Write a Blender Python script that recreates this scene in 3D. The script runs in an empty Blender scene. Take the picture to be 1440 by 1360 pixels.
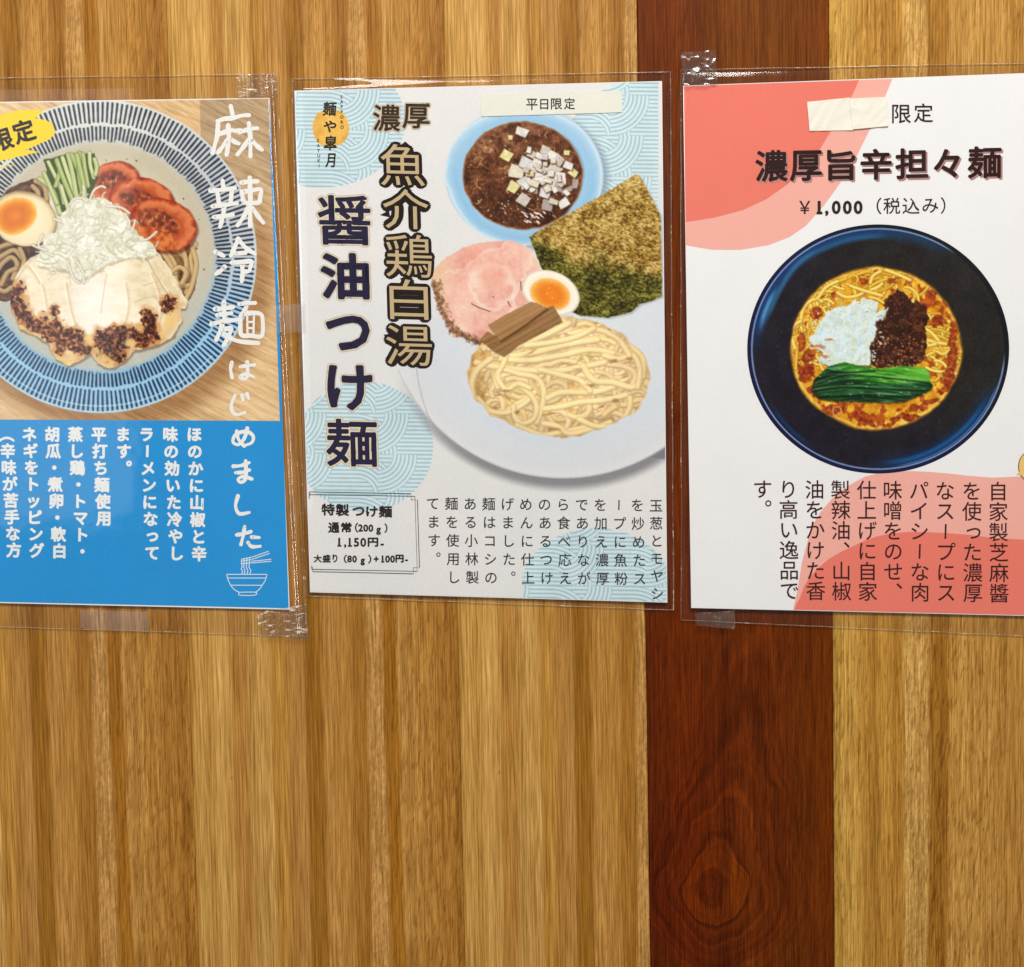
import bpy, math, random
import numpy as np
from mathutils import Matrix, Vector
random.seed(3)
S = bpy.context.scene
COL = S.collection
# ---------------------------------------------------------------- camera (looks slightly down at the wall, rolled by about a degree)
PX = 1476.0; D = 0.62
th_, ro_ = math.radians(2.6), math.radians(1.14)
F = np.array((0, math.cos(th_), -math.sin(th_)))
U0 = np.array((0, math.sin(th_), math.cos(th_))); R0 = np.array((1.0, 0, 0))
RI = math.cos(ro_)*R0-math.sin(ro_)*U0
UP = math.cos(ro_)*U0+math.sin(ro_)*R0
CZ = 1.45
CAM = np.array((0, 0, CZ))-F*D/math.cos(th_)
cd = bpy.data.cameras.new('camera'); cd.sensor_width = 36; cd.lens = 36*PX/1440; cd.clip_end = 50; cd.clip_start = .01
co = bpy.data.objects.new('camera', cd); COL.objects.link(co)
co.matrix_world = Matrix(((RI[0], UP[0], -F[0], CAM[0]), (RI[1], UP[1], -F[1], CAM[1]), (RI[2], UP[2], -F[2], CAM[2]), (0, 0, 0, 1)))
S.camera = co
# ---------------------------------------------------------------- light: an even indoor room, one ceiling panel above and to the right
W = bpy.data.worlds.new("World"); S.world = W; W.use_nodes = True
W.node_tree.nodes['Background'].inputs[0].default_value = (1.0, .985, .96, 1)
W.node_tree.nodes['Background'].inputs[1].default_value = .27
def area(name, loc, target, sx, sy, power, col):
    l = bpy.data.lights.new(name, 'AREA'); l.shape = 'RECTANGLE'; l.size = sx; l.size_y = sy; l.energy = power; l.color = col
    o = bpy.data.objects.new(name, l); COL.objects.link(o); o.location = loc
    o.rotation_euler = (Vector(target)-Vector(loc)).to_track_quat('-Z', 'Y').to_euler()
area('ceiling_light', (.22, -1.2, CZ+1.7), (0, 0, CZ), 1.7, .4, 63, (1, .985, .955))
area('left_fill_light', (-1.6, -2.2, CZ+.5), (0, 0, CZ), 1.2, 1.4, 13, (.9, .96, 1))  # weak cool fill from the left front, its source unseen
S.view_settings.view_transform = 'Standard'; S.view_settings.look = 'None'; S.view_settings.exposure = 0; S.view_settings.gamma = 1

def P(px, py, h):
    """the point of the plane h metres in front of the wall seen at photo position px, py"""
    px = np.asarray(px, float); py = np.asarray(py, float)
    d = F+RI*((px-720)/PX)[..., None]+UP*((680-py)/PX)[..., None]
    t = (-np.asarray(h, float)-CAM[1])/d[..., 1]
    return CAM+d*t[..., None]
def lin(c):
    c = np.asarray(c, float)/255.0
    return np.where(c <= .04045, c/12.92, ((c+.055)/1.055)**2.4)
MM = .001
# ---------------------------------------------------------------- objects
def tag(o, label=None, cat=None, group=None, kind=None):
    if label: o['label'] = label
    if cat: o['category'] = cat
    if group: o['group'] = group
    if kind: o['kind'] = kind
    return o
def empty(name, loc):
    o = bpy.data.objects.new(name, None); COL.objects.link(o); o.location = loc; o.empty_display_size = .02; return o
def mesh(name, V, faces, mat, parent=None, cols=None, smooth=False):
    """V (n,3) world coordinates; faces: (m,k) array or list"""
    V = np.asarray(V, float)
    off = np.array(parent.matrix_world.translation if parent and parent.parent is None else (0, 0, 0))
    if parent is not None:
        off = np.zeros(3); p = parent
        while p is not None: off = off+np.array(p.location); p = p.parent
    V = V-off
    me = bpy.data.meshes.new(name)
    if isinstance(faces, np.ndarray):
        m, k = faces.shape
        me.vertices.add(len(V)); me.vertices.foreach_set('co', V.astype(np.float32).ravel())
        me.loops.add(m*k); me.loops.foreach_set('vertex_index', faces.astype(np.int32).ravel())
        me.polygons.add(m); me.polygons.foreach_set('loop_start', np.arange(0, m*k, k, dtype=np.int32))
        me.update(calc_edges=True)
    else:
        me.from_pydata([tuple(v) for v in V], [], faces)
    if cols is not None:
        a = me.color_attributes.new('Print', 'FLOAT_COLOR', 'POINT')
        c4 = np.ones((len(V), 4), np.float32); c4[:, :3] = lin(cols)
        a.data.foreach_set('color', c4.ravel())
    me.polygons.foreach_set('use_smooth', np.zeros(len(me.polygons), bool))
    if smooth: me.polygons.foreach_set('use_smooth', np.ones(len(me.polygons), bool))
    me.materials.append(mat)
    o = bpy.data.objects.new(name, me); COL.objects.link(o)
    if parent is not None: o.parent = parent
    return o
# ---------------------------------------------------------------- materials
class NT:
    def __init__(s, name):
        s.m = bpy.data.materials.new(name); s.m.use_nodes = True; s.t = s.m.node_tree; s.t.nodes.clear()
        s.out = s.t.nodes.new('ShaderNodeOutputMaterial')
    def n(s, typ, **k):
        o = s.t.nodes.new('ShaderNode'+typ)
        for a, b in k.items():
            if a.startswith('i_'): 
                key = a[2:]; key = int(key) if key.isdigit() else key.replace('_', ' ')
                s.set(o.inputs[key], b)
            else: setattr(o, a, b)
        return o
    def set(s, sock, v):
        if isinstance(v, bpy.types.NodeSocket): s.t.links.new(v, sock)
        else: sock.default_value = v
    def math(s, op, a, b=0.0, c=0.0, clamp=False):
        o = s.t.nodes.new('ShaderNodeMath'); o.operation = op; o.use_clamp = clamp
        s.set(o.inputs[0], a); s.set(o.inputs[1], b); s.set(o.inputs[2], c); return o.outputs[0]
    def mix(s, f, a, b, mode='MIX'):
        o = s.t.nodes.new('ShaderNodeMix'); o.data_type = 'RGBA'; o.blend_type = mode
        s.set(o.inputs[0], f); s.set(o.inputs[6], a); s.set(o.inputs[7], b); return o.outputs[2]
    def ramp(s, f, stops, interp='LINEAR'):      # stops: grey level or sRGB 0-255 triple
        o = s.t.nodes.new('ShaderNodeValToRGB'); cr = o.color_ramp; cr.interpolation = interp
        while len(cr.elements) < len(stops): cr.elements.new(.5)
        for e, (p, c) in zip(cr.elements, stops):
            e.position = p
            e.color = (c, c, c, 1) if isinstance(c, (int, float)) else (*[float(q) for q in lin(c)], 1)
        s.set(o.inputs[0], f); return o.outputs[0]
    def noise(s, vec, scale, detail=3, rough=.5, dist=0):
        o = s.n('TexNoise'); s.set(o.inputs['Vector'], vec); o.inputs['Scale'].default_value = scale
        o.inputs['Detail'].default_value = detail; o.inputs['Roughness'].default_value = rough; o.inputs['Distortion'].default_value = dist
        return o.outputs['Fac']
    def scaled(s, vec, sc):
        o = s.n('Mapping'); o.inputs['Scale'].default_value = sc[:3]
        if len(sc) > 3: o.inputs['Location'].default_value = sc[3:]
        s.set(o.inputs['Vector'], vec); return o.outputs[0]
def rgba(c): return (*[float(q) for q in lin(c)], 1)
def world_pos(t): return t.n('NewGeometry').outputs['Position']
def mat_paper(name, col, rough=.6, var=.05, attr=None):
    t = NT(name); pos = world_pos(t)
    if attr: base = t.n('Attribute', attribute_name=attr).outputs['Color']
    else: base = rgba(col)
    n1 = t.noise(pos, 900, 2); n2 = t.noise(pos, 28, 2)
    f = t.math('ADD', t.math('MULTIPLY', t.math('SUBTRACT', n1, .5), var*1.6), t.math('MULTIPLY', t.math('SUBTRACT', n2, .5), var*1.2))
    f = t.math('ADD', f, 1.0)
    cmb = t.n('CombineColor'); [t.set(cmb.inputs[k], f) for k in range(3)]
    c = t.mix(1.0, base, cmb.outputs[0], 'MULTIPLY')
    b = t.n('BsdfPrincipled'); t.set(b.inputs['Base Color'], c); b.inputs['Roughness'].default_value = rough
    b.inputs['Specular IOR Level'].default_value = .1
    bm = t.n('Bump', i_Strength=.12, i_Distance=.0003); t.set(bm.inputs['Height'], n1); t.set(b.inputs['Normal'], bm.outputs[0])
    t.t.links.new(b.outputs[0], t.out.inputs[0]); return t.m
def mat_film(name, tint=(.93, .92, .90), haze=.03, rough=.08, bump=.25, scale=60, fmul=1.0, hcol=(235, 230, 220), streak=0.0, sscale=(400, 400, 400)):
    """clear plastic: a tinted see-through sheet with a thin glossy skin and a little milky scatter"""
    t = NT(name); pos = world_pos(t)
    n = t.noise(pos, scale, 3, .55)
    bm = t.n('Bump', i_Strength=bump, i_Distance=.002); t.set(bm.inputs['Height'], n)
    tr = t.n('BsdfTransparent'); tr.inputs[0].default_value = (*tint, 1)
    di = t.n('BsdfDiffuse'); di.inputs[0].default_value = rgba(hcol); t.set(di.inputs['Normal'], bm.outputs[0])
    gl = t.n('BsdfGlossy'); gl.inputs['Roughness'].default_value = rough; t.set(gl.inputs['Normal'], bm.outputs[0])
    lw = t.n('LayerWeight'); lw.inputs[0].default_value = .5; t.set(lw.inputs['Normal'], bm.outputs[0])
    fr = t.math('ADD', .03, t.math('MULTIPLY', t.math('POWER', lw.outputs['Facing'], 5.0), .5))
    h = t.math('MULTIPLY', t.ramp(t.noise(pos, 22, 3), [(.35, .35), (.7, 1.6)]), haze)
    if streak:
        ns = t.noise(t.scaled(pos, sscale), 1, 4, .65)
        h = t.math('ADD', h, t.math('MULTIPLY', t.ramp(ns, [(.56, 0.0), (.66, 1.0)]), streak), clamp=True)
    m1 = t.n('MixShader'); t.set(m1.inputs[0], h); t.t.links.new(tr.outputs[0], m1.inputs[1]); t.t.links.new(di.outputs[0], m1.inputs[2])
    m2 = t.n('MixShader'); t.set(m2.inputs[0], t.math('MULTIPLY', fr, fmul, clamp=True)); t.t.links.new(m1.outputs[0], m2.inputs[1]); t.t.links.new(gl.outputs[0], m2.inputs[2])
    t.t.links.new(m2.outputs[0], t.out.inputs[0]); return t.m

def mat_wood(name, x0, x1, profile, seed, pores=1.0, knots=None, dark=False, fleck=None, pore_ramp=None, dots=()):
    """veneered board: colour profile across the grain, long streaks, short pores; knots bend the rings around them"""
    t = NT(name); pos = world_pos(t)
    sep = t.n('SeparateXYZ'); t.set(sep.inputs[0], pos); x, z = sep.outputs[0], sep.outputs[2]
    shift = t.n('VectorMath', operation='SUBTRACT'); t.set(shift.inputs[0], pos); shift.inputs[1].default_value = (x0, 0, 0); pos = shift.outputs[0]
    warp = t.noise(t.scaled(pos, (9, 1, 2.6, seed*3.1, 0, seed)), 1, 2)
    warp2 = t.noise(t.scaled(pos, (60, 1, 14, seed*1.7, 0, seed)), 1, 3)
    u = t.math('DIVIDE', t.math('SUBTRACT', x, x0), x1-x0)
    u = t.math('ADD', u, t.math('MULTIPLY', t.math('SUBTRACT', warp, .5), .045))
    u = t.math('ADD', u, t.math('MULTIPLY', t.math('SUBTRACT', warp2, .5), .02))
    base = t.ramp(u, profile)
    # broad and fine streaks along the grain
    s1 = t.noise(t.scaled(pos, (150, 1, 3.2, seed*7, 0, 0)), 1, 4, .6, .3)
    s2 = t.noise(t.scaled(pos, (950, 1, 22, seed*5, 0, 0)), 1, 3, .6, .25)
    a = t.ramp(s1, [(.34, .84), (.46, .97), (.56, 1.03), (.68, 1.10)]); b = t.ramp(s2, [(.36, .72), (.5, 1.0), (.64, 1.18)])
    s3 = t.noise(t.scaled(pos, (64, 1, .9, seed*9, 0, 2)), 1, 3, .6, .2)
    e3 = t.ramp(s3, [(.36, .88), (.42, .98), (.50, .95), (.53, 1.04), (.6, 1.0), (.66, 1.08)])
    s4 = t.noise(t.scaled(pos, (1700, 1, 34, seed*3, 0, 1)), 1, 2, .5)
    e4 = t.ramp(s4, [(.38, .78), (.6, 1.12)])
    g = t.math('MULTIPLY', t.math('MULTIPLY', a, b), t.math('MULTIPLY', e3, e4))
    tint = t.n('CombineColor'); t.set(tint.inputs[0], g); t.set(tint.inputs[1], t.math('POWER', g, 1.22)); t.set(tint.inputs[2], t.math('POWER', g, 1.9))
    c = t.mix(1.0, base, tint.outputs[0], 'MULTIPLY')
    # slow variation of tone up the board
    s0 = t.noise(t.scaled(pos, (5, 1, 3, seed*2, 0, 4)), 1, 2)
    c = t.mix(1.0, c, t.ramp(s0, [(.3, .92), (.7, 1.07)]), 'MULTIPLY')
    # short slanting pores
    tilt = t.n('Mapping'); tilt.inputs['Rotation'].default_value = (0, math.radians(-7), 0); t.set(tilt.inputs['Vector'], pos)
    p1 = t.noise(t.scaled(tilt.outputs[0], (720, 1, 95, seed, 0, 0)), 1, 2, .5, .6)
    tilt2 = t.n('Mapping'); tilt2.inputs['Rotation'].default_value = (0, math.radians(6), 0); t.set(tilt2.inputs['Vector'], pos)
    p2 = t.noise(t.scaled(tilt2.outputs[0], (560, 1, 72, seed+5, 0, 0)), 1, 2, .5, .6)
    msk = t.ramp(t.noise(t.scaled(pos, (26, 1, 2.2, seed*4, 0, 0)), 1, 2), [(.36, .4), (.55, 1.0)])
    if pore_ramp: msk = t.math('MULTIPLY', msk, t.ramp(u, pore_ramp))
    dp = t.math('MULTIPLY', t.ramp(p1, [(.52, 0.0), (.63, 1.0)]), msk); lp = t.math('MULTIPLY', t.ramp(p2, [(.53, 0.0), (.64, 1.0)]), msk)
    dkc, ltc = ((.60, .50, .34, 1), (1.32, 1.32, 1.36, 1)) if not dark else ((.55, .5, .5, 1), (1.4, 1.5, 1.6, 1))
    c = t.mix(t.math('MULTIPLY', dp, .62*pores), c, t.mix(1.0, c, dkc, 'MULTIPLY'))
    c = t.mix(t.math('MULTIPLY', lp, .42*pores), c, t.mix(1.0, c, ltc, 'MULTIPLY'))
    if fleck:
        for fa, fb in fleck:
            mm = t.ramp(u, [(max(0, fa-.012), 0.0), (fa, 1.0), (fb, 1.0), (min(1, fb+.012), 0.0)])
            fl = t.noise(t.scaled(tilt.outputs[0], (520, 1, 190, 7, 0, 0)), 1, 2, .6, .8)
            c = t.mix(t.math('MULTIPLY', mm, .55), c, t.mix(1.0, c, t.ramp(fl, [(.35, .72), (.5, 1.0), (.66, 1.42)]), 'MULTIPLY'))
    if dark:       # colour goes lighter and browner towards the top of the board
        up_ = t.ramp(t.math('MULTIPLY', t.math('ADD', t.math('SUBTRACT', z, CZ-.12), t.math('MULTIPLY', t.math('SUBTRACT', warp, .5), .12)), 3.0, clamp=True), [(0, 0.0), (1, 1.0)])
        c = t.mix(up_, c, t.mix(1.0, c, (1.12, 1.42, 1.3, 1), 'MULTIPLY'))
    for ux, zz, rd in dots:          # pin knots
        ex = t.math('MULTIPLY', t.math('SUBTRACT', x, ux), 1.7); ez = t.math('SUBTRACT', z, zz)
        q = t.math('SQRT', t.math('ADD', t.math('MULTIPLY', ex, ex), t.math('MULTIPLY', ez, ez)))
        q = t.math('ADD', q, t.math('MULTIPLY', t.math('SUBTRACT', s2, .5), rd*.8))
        c = t.mix(t.ramp(t.math('DIVIDE', q, rd*4, clamp=True), [(0, .8), (.22, .55), (.3, .12), (1, 0.0)]), c, rgba((96, 56, 16)))
    for kn in knots or []:
        kx, kz, su, sd, stops, R = kn
        wn = t.noise(t.scaled(pos, (16, 1, 12, 3, 0, 8)), 1, 3, .55)
        wn2 = t.noise(t.scaled(pos, (90, 1, 60, 3, 0, 8)), 1, 3, .55)
        dx = t.math('ADD', t.math('SUBTRACT', x, kx), t.math('MULTIPLY', t.math('SUBTRACT', wn, .5), .034))
        dz = t.math('ADD', t.math('SUBTRACT', z, kz), t.math('MULTIPLY', t.math('SUBTRACT', wn2, .5), .014))
        up = t.math('GREATER_THAN', dz, 0.0)
        dx = t.math('ADD', dx, t.math('MULTIPLY', t.math('MULTIPLY', dz, up), -.16))     # rings lean
        au = t.math('DIVIDE', t.math('MULTIPLY', t.math('MAXIMUM', dz, 0.0), 1.0), t.math('ADD', 1.0, t.math('MULTIPLY', t.math('MAXIMUM', dz, 0.0), 17.0)))
        ad = t.math('MULTIPLY', t.math('MAXIMUM', t.math('MULTIPLY', dz, -1.0), 0.0), sd)
        ax = t.math('POWER', t.math('ABSOLUTE', dx), 1.75); az = t.math('POWER', t.math('ADD', au, ad), 1.75)
        d = t.math('POWER', t.math('ADD', ax, az), 1/1.75)
        d = t.math('ADD', d, t.math('MULTIPLY', t.math('SUBTRACT', wn2, .5), .003))
        dn = t.math('DIVIDE', d, R, clamp=True)
        rr = t.ramp(dn, stops)
        c = t.mix(t.ramp(dn, [(.0, .8), (.6, .62), (.85, 0.0)]), c, t.mix(1.0, t.mix(1.0, c, rr, 'MULTIPLY'), (1.5, 1.46, 1.35, 1), 'MULTIPLY'))
        # fine rings that follow the knot
        fr_ = t.noise(t.n('CombineXYZ', i_0=t.math('MULTIPLY', d, 300), i_1=t.math('MULTIPLY', z, 14)).outputs[0], 1, 2)
        c = t.mix(t.ramp(dn, [(.0, .9), (.7, .8), (1.0, 0.0)]), c, t.mix(1.0, c, t.ramp(fr_, [(.32, .70), (.5, 1.0), (.68, 1.28)]), 'MULTIPLY'))
    bs = t.n('BsdfPrincipled'); t.set(bs.inputs['Base Color'], c)
    t.set(bs.inputs['Roughness'], t.ramp(s2, [(.3, .42), (.7, .56)])); bs.inputs['Specular IOR Level'].default_value = .08 if dark else .14
    hh = t.math('ADD', t.math('MULTIPLY', s2, .6), t.math('MULTIPLY', p1, -.5))
    bm = t.n('Bump', i_Strength=.22, i_Distance=.0005); t.set(bm.inputs['Height'], hh); t.set(bs.inputs['Normal'], bm.outputs[0])
    t.t.links.new(bs.outputs[0], t.out.inputs[0]); return t.m
# ---------------------------------------------------------------- flat print, painted in numpy and stored on dense sheets as colour attributes
def _hash(ix, iy, seed):
    h = (ix.astype(np.int64)*374761393 + iy.astype(np.int64)*668265263 + seed*1442695041) & 0xffffffff
    h = ((h ^ (h >> 13))*1274126177) & 0xffffffff
    return ((h ^ (h >> 16)) & 0xffff)/65535.0
def vnoise(x, y, seed=0):
    ix = np.floor(x); iy = np.floor(y); fx = x-ix; fy = y-iy
    fx = fx*fx*(3-2*fx); fy = fy*fy*(3-2*fy)
    ix = ix.astype(np.int64); iy = iy.astype(np.int64)
    a = _hash(ix, iy, seed); b = _hash(ix+1, iy, seed); c = _hash(ix, iy+1, seed); d = _hash(ix+1, iy+1, seed)
    return (a*(1-fx)+b*fx)*(1-fy)+(c*(1-fx)+d*fx)*fy
def fbm(x, y, scale, seed=0, octv=3):
    s = 0; amp = 1; tot = 0; f = 1.0/scale
    for k in range(octv):
        s = s+amp*vnoise(x*f+17.3*k, y*f-9.1*k, seed+k); tot += amp; amp *= .55; f *= 2.1
    return s/tot
def catmull(pts, n=6, closed=False):
    P = [np.array(p, float) for p in pts]
    if len(P) < 3 and not closed: return np.array(P)
    out = []
    N = len(P)
    rng = range(N) if closed else range(N-1)
    for i in rng:
        if closed: p0, p1, p2, p3 = P[(i-1) % N], P[i], P[(i+1) % N], P[(i+2) % N]
        else: p0, p1, p2, p3 = P[max(i-1, 0)], P[i], P[i+1], P[min(i+2, N-1)]
        for k in range(n):
            t = k/n
            out.append(.5*((2*p1)+(-p0+p2)*t+(2*p0-5*p1+4*p2-p3)*t*t+(-p0+3*p1-3*p2+p3)*t**3))
    if not closed: out.append(P[-1])
    return np.array(out)
def sst(a, b, x):
    t = np.clip((x-a)/(b-a), 0, 1); return t*t*(3-2*t)
class Canvas:
    def __init__(s, x0, y0, x1, y1, ss=2, bg=(225, 225, 226)):
        s.x0, s.y0, s.ss = x0, y0, ss
        s.W, s.H = int((x1-x0)*ss), int((y1-y0)*ss)
        xs = x0+(np.arange(s.W)+.5)/ss; ys = y0+(np.arange(s.H)+.5)/ss
        s.X, s.Y = np.meshgrid(xs, ys)
        s.img = np.zeros((s.H, s.W, 3)); s.img[:] = bg
        s.id = np.zeros((s.H, s.W), np.int16)
    def box(s, xa, ya, xb, yb):
        i0 = max(0, int((xa-s.x0)*s.ss)-1); i1 = min(s.W, int((xb-s.x0)*s.ss)+2)
        j0 = max(0, int((ya-s.y0)*s.ss)-1); j1 = min(s.H, int((yb-s.y0)*s.ss)+2)
        return slice(j0, max(j0, j1)), slice(i0, max(i0, i1))
    def put(s, sl, mask, col, alpha=1, idn=None):
        if mask.size == 0: return
        m = (np.clip(mask, 0, 1)*alpha)[..., None]
        c = np.asarray(col, float)
        s.img[sl] = s.img[sl]*(1-m)+c*m
        if idn is not None: s.id[sl] = np.where(mask > .5, idn, s.id[sl])
    def mul(s, sl, mask, f):
        m = np.clip(mask, 0, 1)[..., None]
        s.img[sl] = s.img[sl]*(1-m+m*np.asarray(f, float))
    # masks -> (slice, mask)
    def ell(s, cx, cy, rx, ry, rot=0, soft=.8, wob=0, wsc=12, seed=0, pad=4):
        R = max(rx, ry)+pad+wob
        sl = s.box(cx-R, cy-R, cx+R, cy+R); X = s.X[sl]-cx; Y = s.Y[sl]-cy
        if wob:
            X = X+(fbm(s.X[sl], s.Y[sl], wsc, seed)-.5)*2*wob; Y = Y+(fbm(s.X[sl], s.Y[sl], wsc, seed+9)-.5)*2*wob
        c, q = math.cos(rot), math.sin(rot)
        u = (X*c+Y*q)/rx; v = (-X*q+Y*c)/ry
        d = np.sqrt(u*u+v*v)
        return sl, np.clip((1-d)*min(rx, ry)/soft+.5, 0, 1), d, u, v
    def poly(s, pts, wob=0, wsc=8, seed=0, smooth=False, soft=0):
        P = catmull(pts, 6, True) if smooth else np.array(pts, float)
        a = wob+2
        sl = s.box(P[:, 0].min()-a, P[:, 1].min()-a, P[:, 0].max()+a, P[:, 1].max()+a)
        X = s.X[sl]; Y = s.Y[sl]
        if wob:
            X, Y = X+(fbm(X, Y, wsc, seed)-.5)*2*wob, Y+(fbm(X, Y, wsc, seed+5)-.5)*2*wob
        ins = np.zeros(X.shape, bool)
        x1, y1 = P[-1]
        for x2, y2 in P:
            if y1 != y2:
                cnd = (Y < y1) != (Y < y2)
                ins ^= cnd & (X < (x2-x1)*(Y-y1)/(y2-y1)+x1)
            x1, y1 = x2, y2
        m = ins.astype(float)
        for _ in range(int(soft)):
            m[1:-1, 1:-1] = (m[1:-1, 1:-1]*2+m[:-2, 1:-1]+m[2:, 1:-1]+m[1:-1, :-2]+m[1:-1, 2:])/6
        return sl, m
    def dist(s, pts, R, smooth=True, n=5):
        P = catmull(pts, n) if smooth else np.array(pts, float)
        sl = s.box(P[:, 0].min()-R, P[:, 1].min()-R, P[:, 0].max()+R, P[:, 1].max()+R)
        X = s.X[sl]; Y = s.Y[sl]
        D = np.full(X.shape, 1e9); S = np.zeros(X.shape)
        for (ax, ay), (bx, by) in zip(P[:-1], P[1:]):
            dx, dy = bx-ax, by-ay; L = dx*dx+dy*dy+1e-9
            t = np.clip(((X-ax)*dx+(Y-ay)*dy)/L, 0, 1)
            ex, ey = X-ax-t*dx, Y-ay-t*dy
            d = ex*ex+ey*ey
            m = d < D
            S = np.where(m, ex*.4+ey*.9, S)       # signed towards lower right
            D = np.where(m, d, D)
        return sl, np.sqrt(D), S
    def line(s, pts, w, col, alpha=1, idn=None, smooth=True, soft=.7):
        sl, d, _ = s.dist(pts, w+2, smooth)
        s.put(sl, np.clip((w/2-d)/soft+.5, 0, 1), col, alpha, idn)
    def noodle(s, pts, w, col, dark=(175, 130, 70), idn=None, clip=None, hi=.12, sh=.55, n=5):
        sl, d, S = s.dist(pts, w/2+3, True, n)
        if d.size == 0: return
        ok = 1.0 if clip is None else clip[sl]
        s.put(sl, np.clip(1-(d-w/2+.3)/1.8, 0, 1)*(d < w/2+1.8)*ok, dark, sh)
        t = np.clip(d/(w/2), 0, 1)
        sg = S/(w/2)
        shade = 1+hi*np.clip(-sg, -1, 1)*.8-.16*t**3-.1*np.clip(sg, 0, 1)
        c = np.asarray(col, float)[None, None]*shade[..., None]
        s.put(sl, np.clip((w/2-d)/.8+.5, 0, 1)*ok, np.clip(c, 0, 255), 1, idn)
    def grain(s, amp, scale=1.2, seed=5, sl=None, mask=None):
        sl = sl or (slice(None), slice(None))
        for _ in range(1):
            b = s.img; s.img = b.copy(); s.img[1:-1, 1:-1] = (b[1:-1, 1:-1]*3+b[:-2, 1:-1]+b[2:, 1:-1]+b[1:-1, :-2]+b[1:-1, 2:])/7
        g = (fbm(s.X[sl], s.Y[sl], scale, seed, 2)-.5)*2*amp
        if mask is not None: g = g*mask
        s.img[sl] = np.clip(s.img[sl]+g[..., None], 0, 255)
    def sample(s, px, py):
        u = (px-s.x0)*s.ss-.5; v = (py-s.y0)*s.ss-.5
        u = np.clip(u, 0, s.W-1.001); v = np.clip(v, 0, s.H-1.001)
        i = u.astype(int); j = v.astype(int); fu = (u-i)[..., None]; fv = (v-j)[..., None]
        c = (s.img[j, i]*(1-fu)+s.img[j, i+1]*fu)*(1-fv)+(s.img[j+1, i]*(1-fu)+s.img[j+1, i+1]*fu)*fv
        return c, s.id[j, i]
    def ramp(s, f, stops):
        f = np.asarray(f); xs = [a for a, _ in stops]
        return np.stack([np.interp(f, xs, [c[k] for _, c in stops]) for k in range(3)], -1)

def waves(c, ox, oy, inside):
    jj, ii = np.where(inside > 0)
    sl = (slice(jj.min(), jj.max()+1), slice(ii.min(), ii.max()+1))
    inside = inside[sl]; CX = c.X[sl]; CY = c.Y[sl]
    """seigaiha-like print: quarter rings over level stripes, pale blue with slate lines"""
    H, pit = 57.0, 116.0
    X = CX-(CY-oy)*.03; Y = CY-(CX-ox)*.012
    v = np.abs((Y-oy) % 5.7-2.85)
    for k in range(-3, 6):
        for j in range(-3, 6):
            for typ, cx, cy in (('B', ox+pit*k+30, oy+H*(j+1)), ('A', ox+pit*k+(58 if j % 2 else 48), oy+H*j)):
                dx = X-cx; dy = Y-cy
                r = np.sqrt(dx*dx+dy*dy)
                if typ == 'A': m = (dx > 0) & (dy >= 0) & (r > 22.8) & (r < 57)
                else: m = (dx > 0) & (dy < 0) & (r > 22.8) & (r < 57)
                v = np.where(m, np.abs(r % 5.7-2.85), v)
    f = sst(1.2, 2.3, v)
    col = c.ramp(f, [(0, (208, 229, 234)), (.5, (196, 217, 226)), (1, (158, 187, 202))])
    col = col+((fbm(CX, CY, 30, 3)-.5)*14)[..., None]
    c.put(sl, inside, col)

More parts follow.
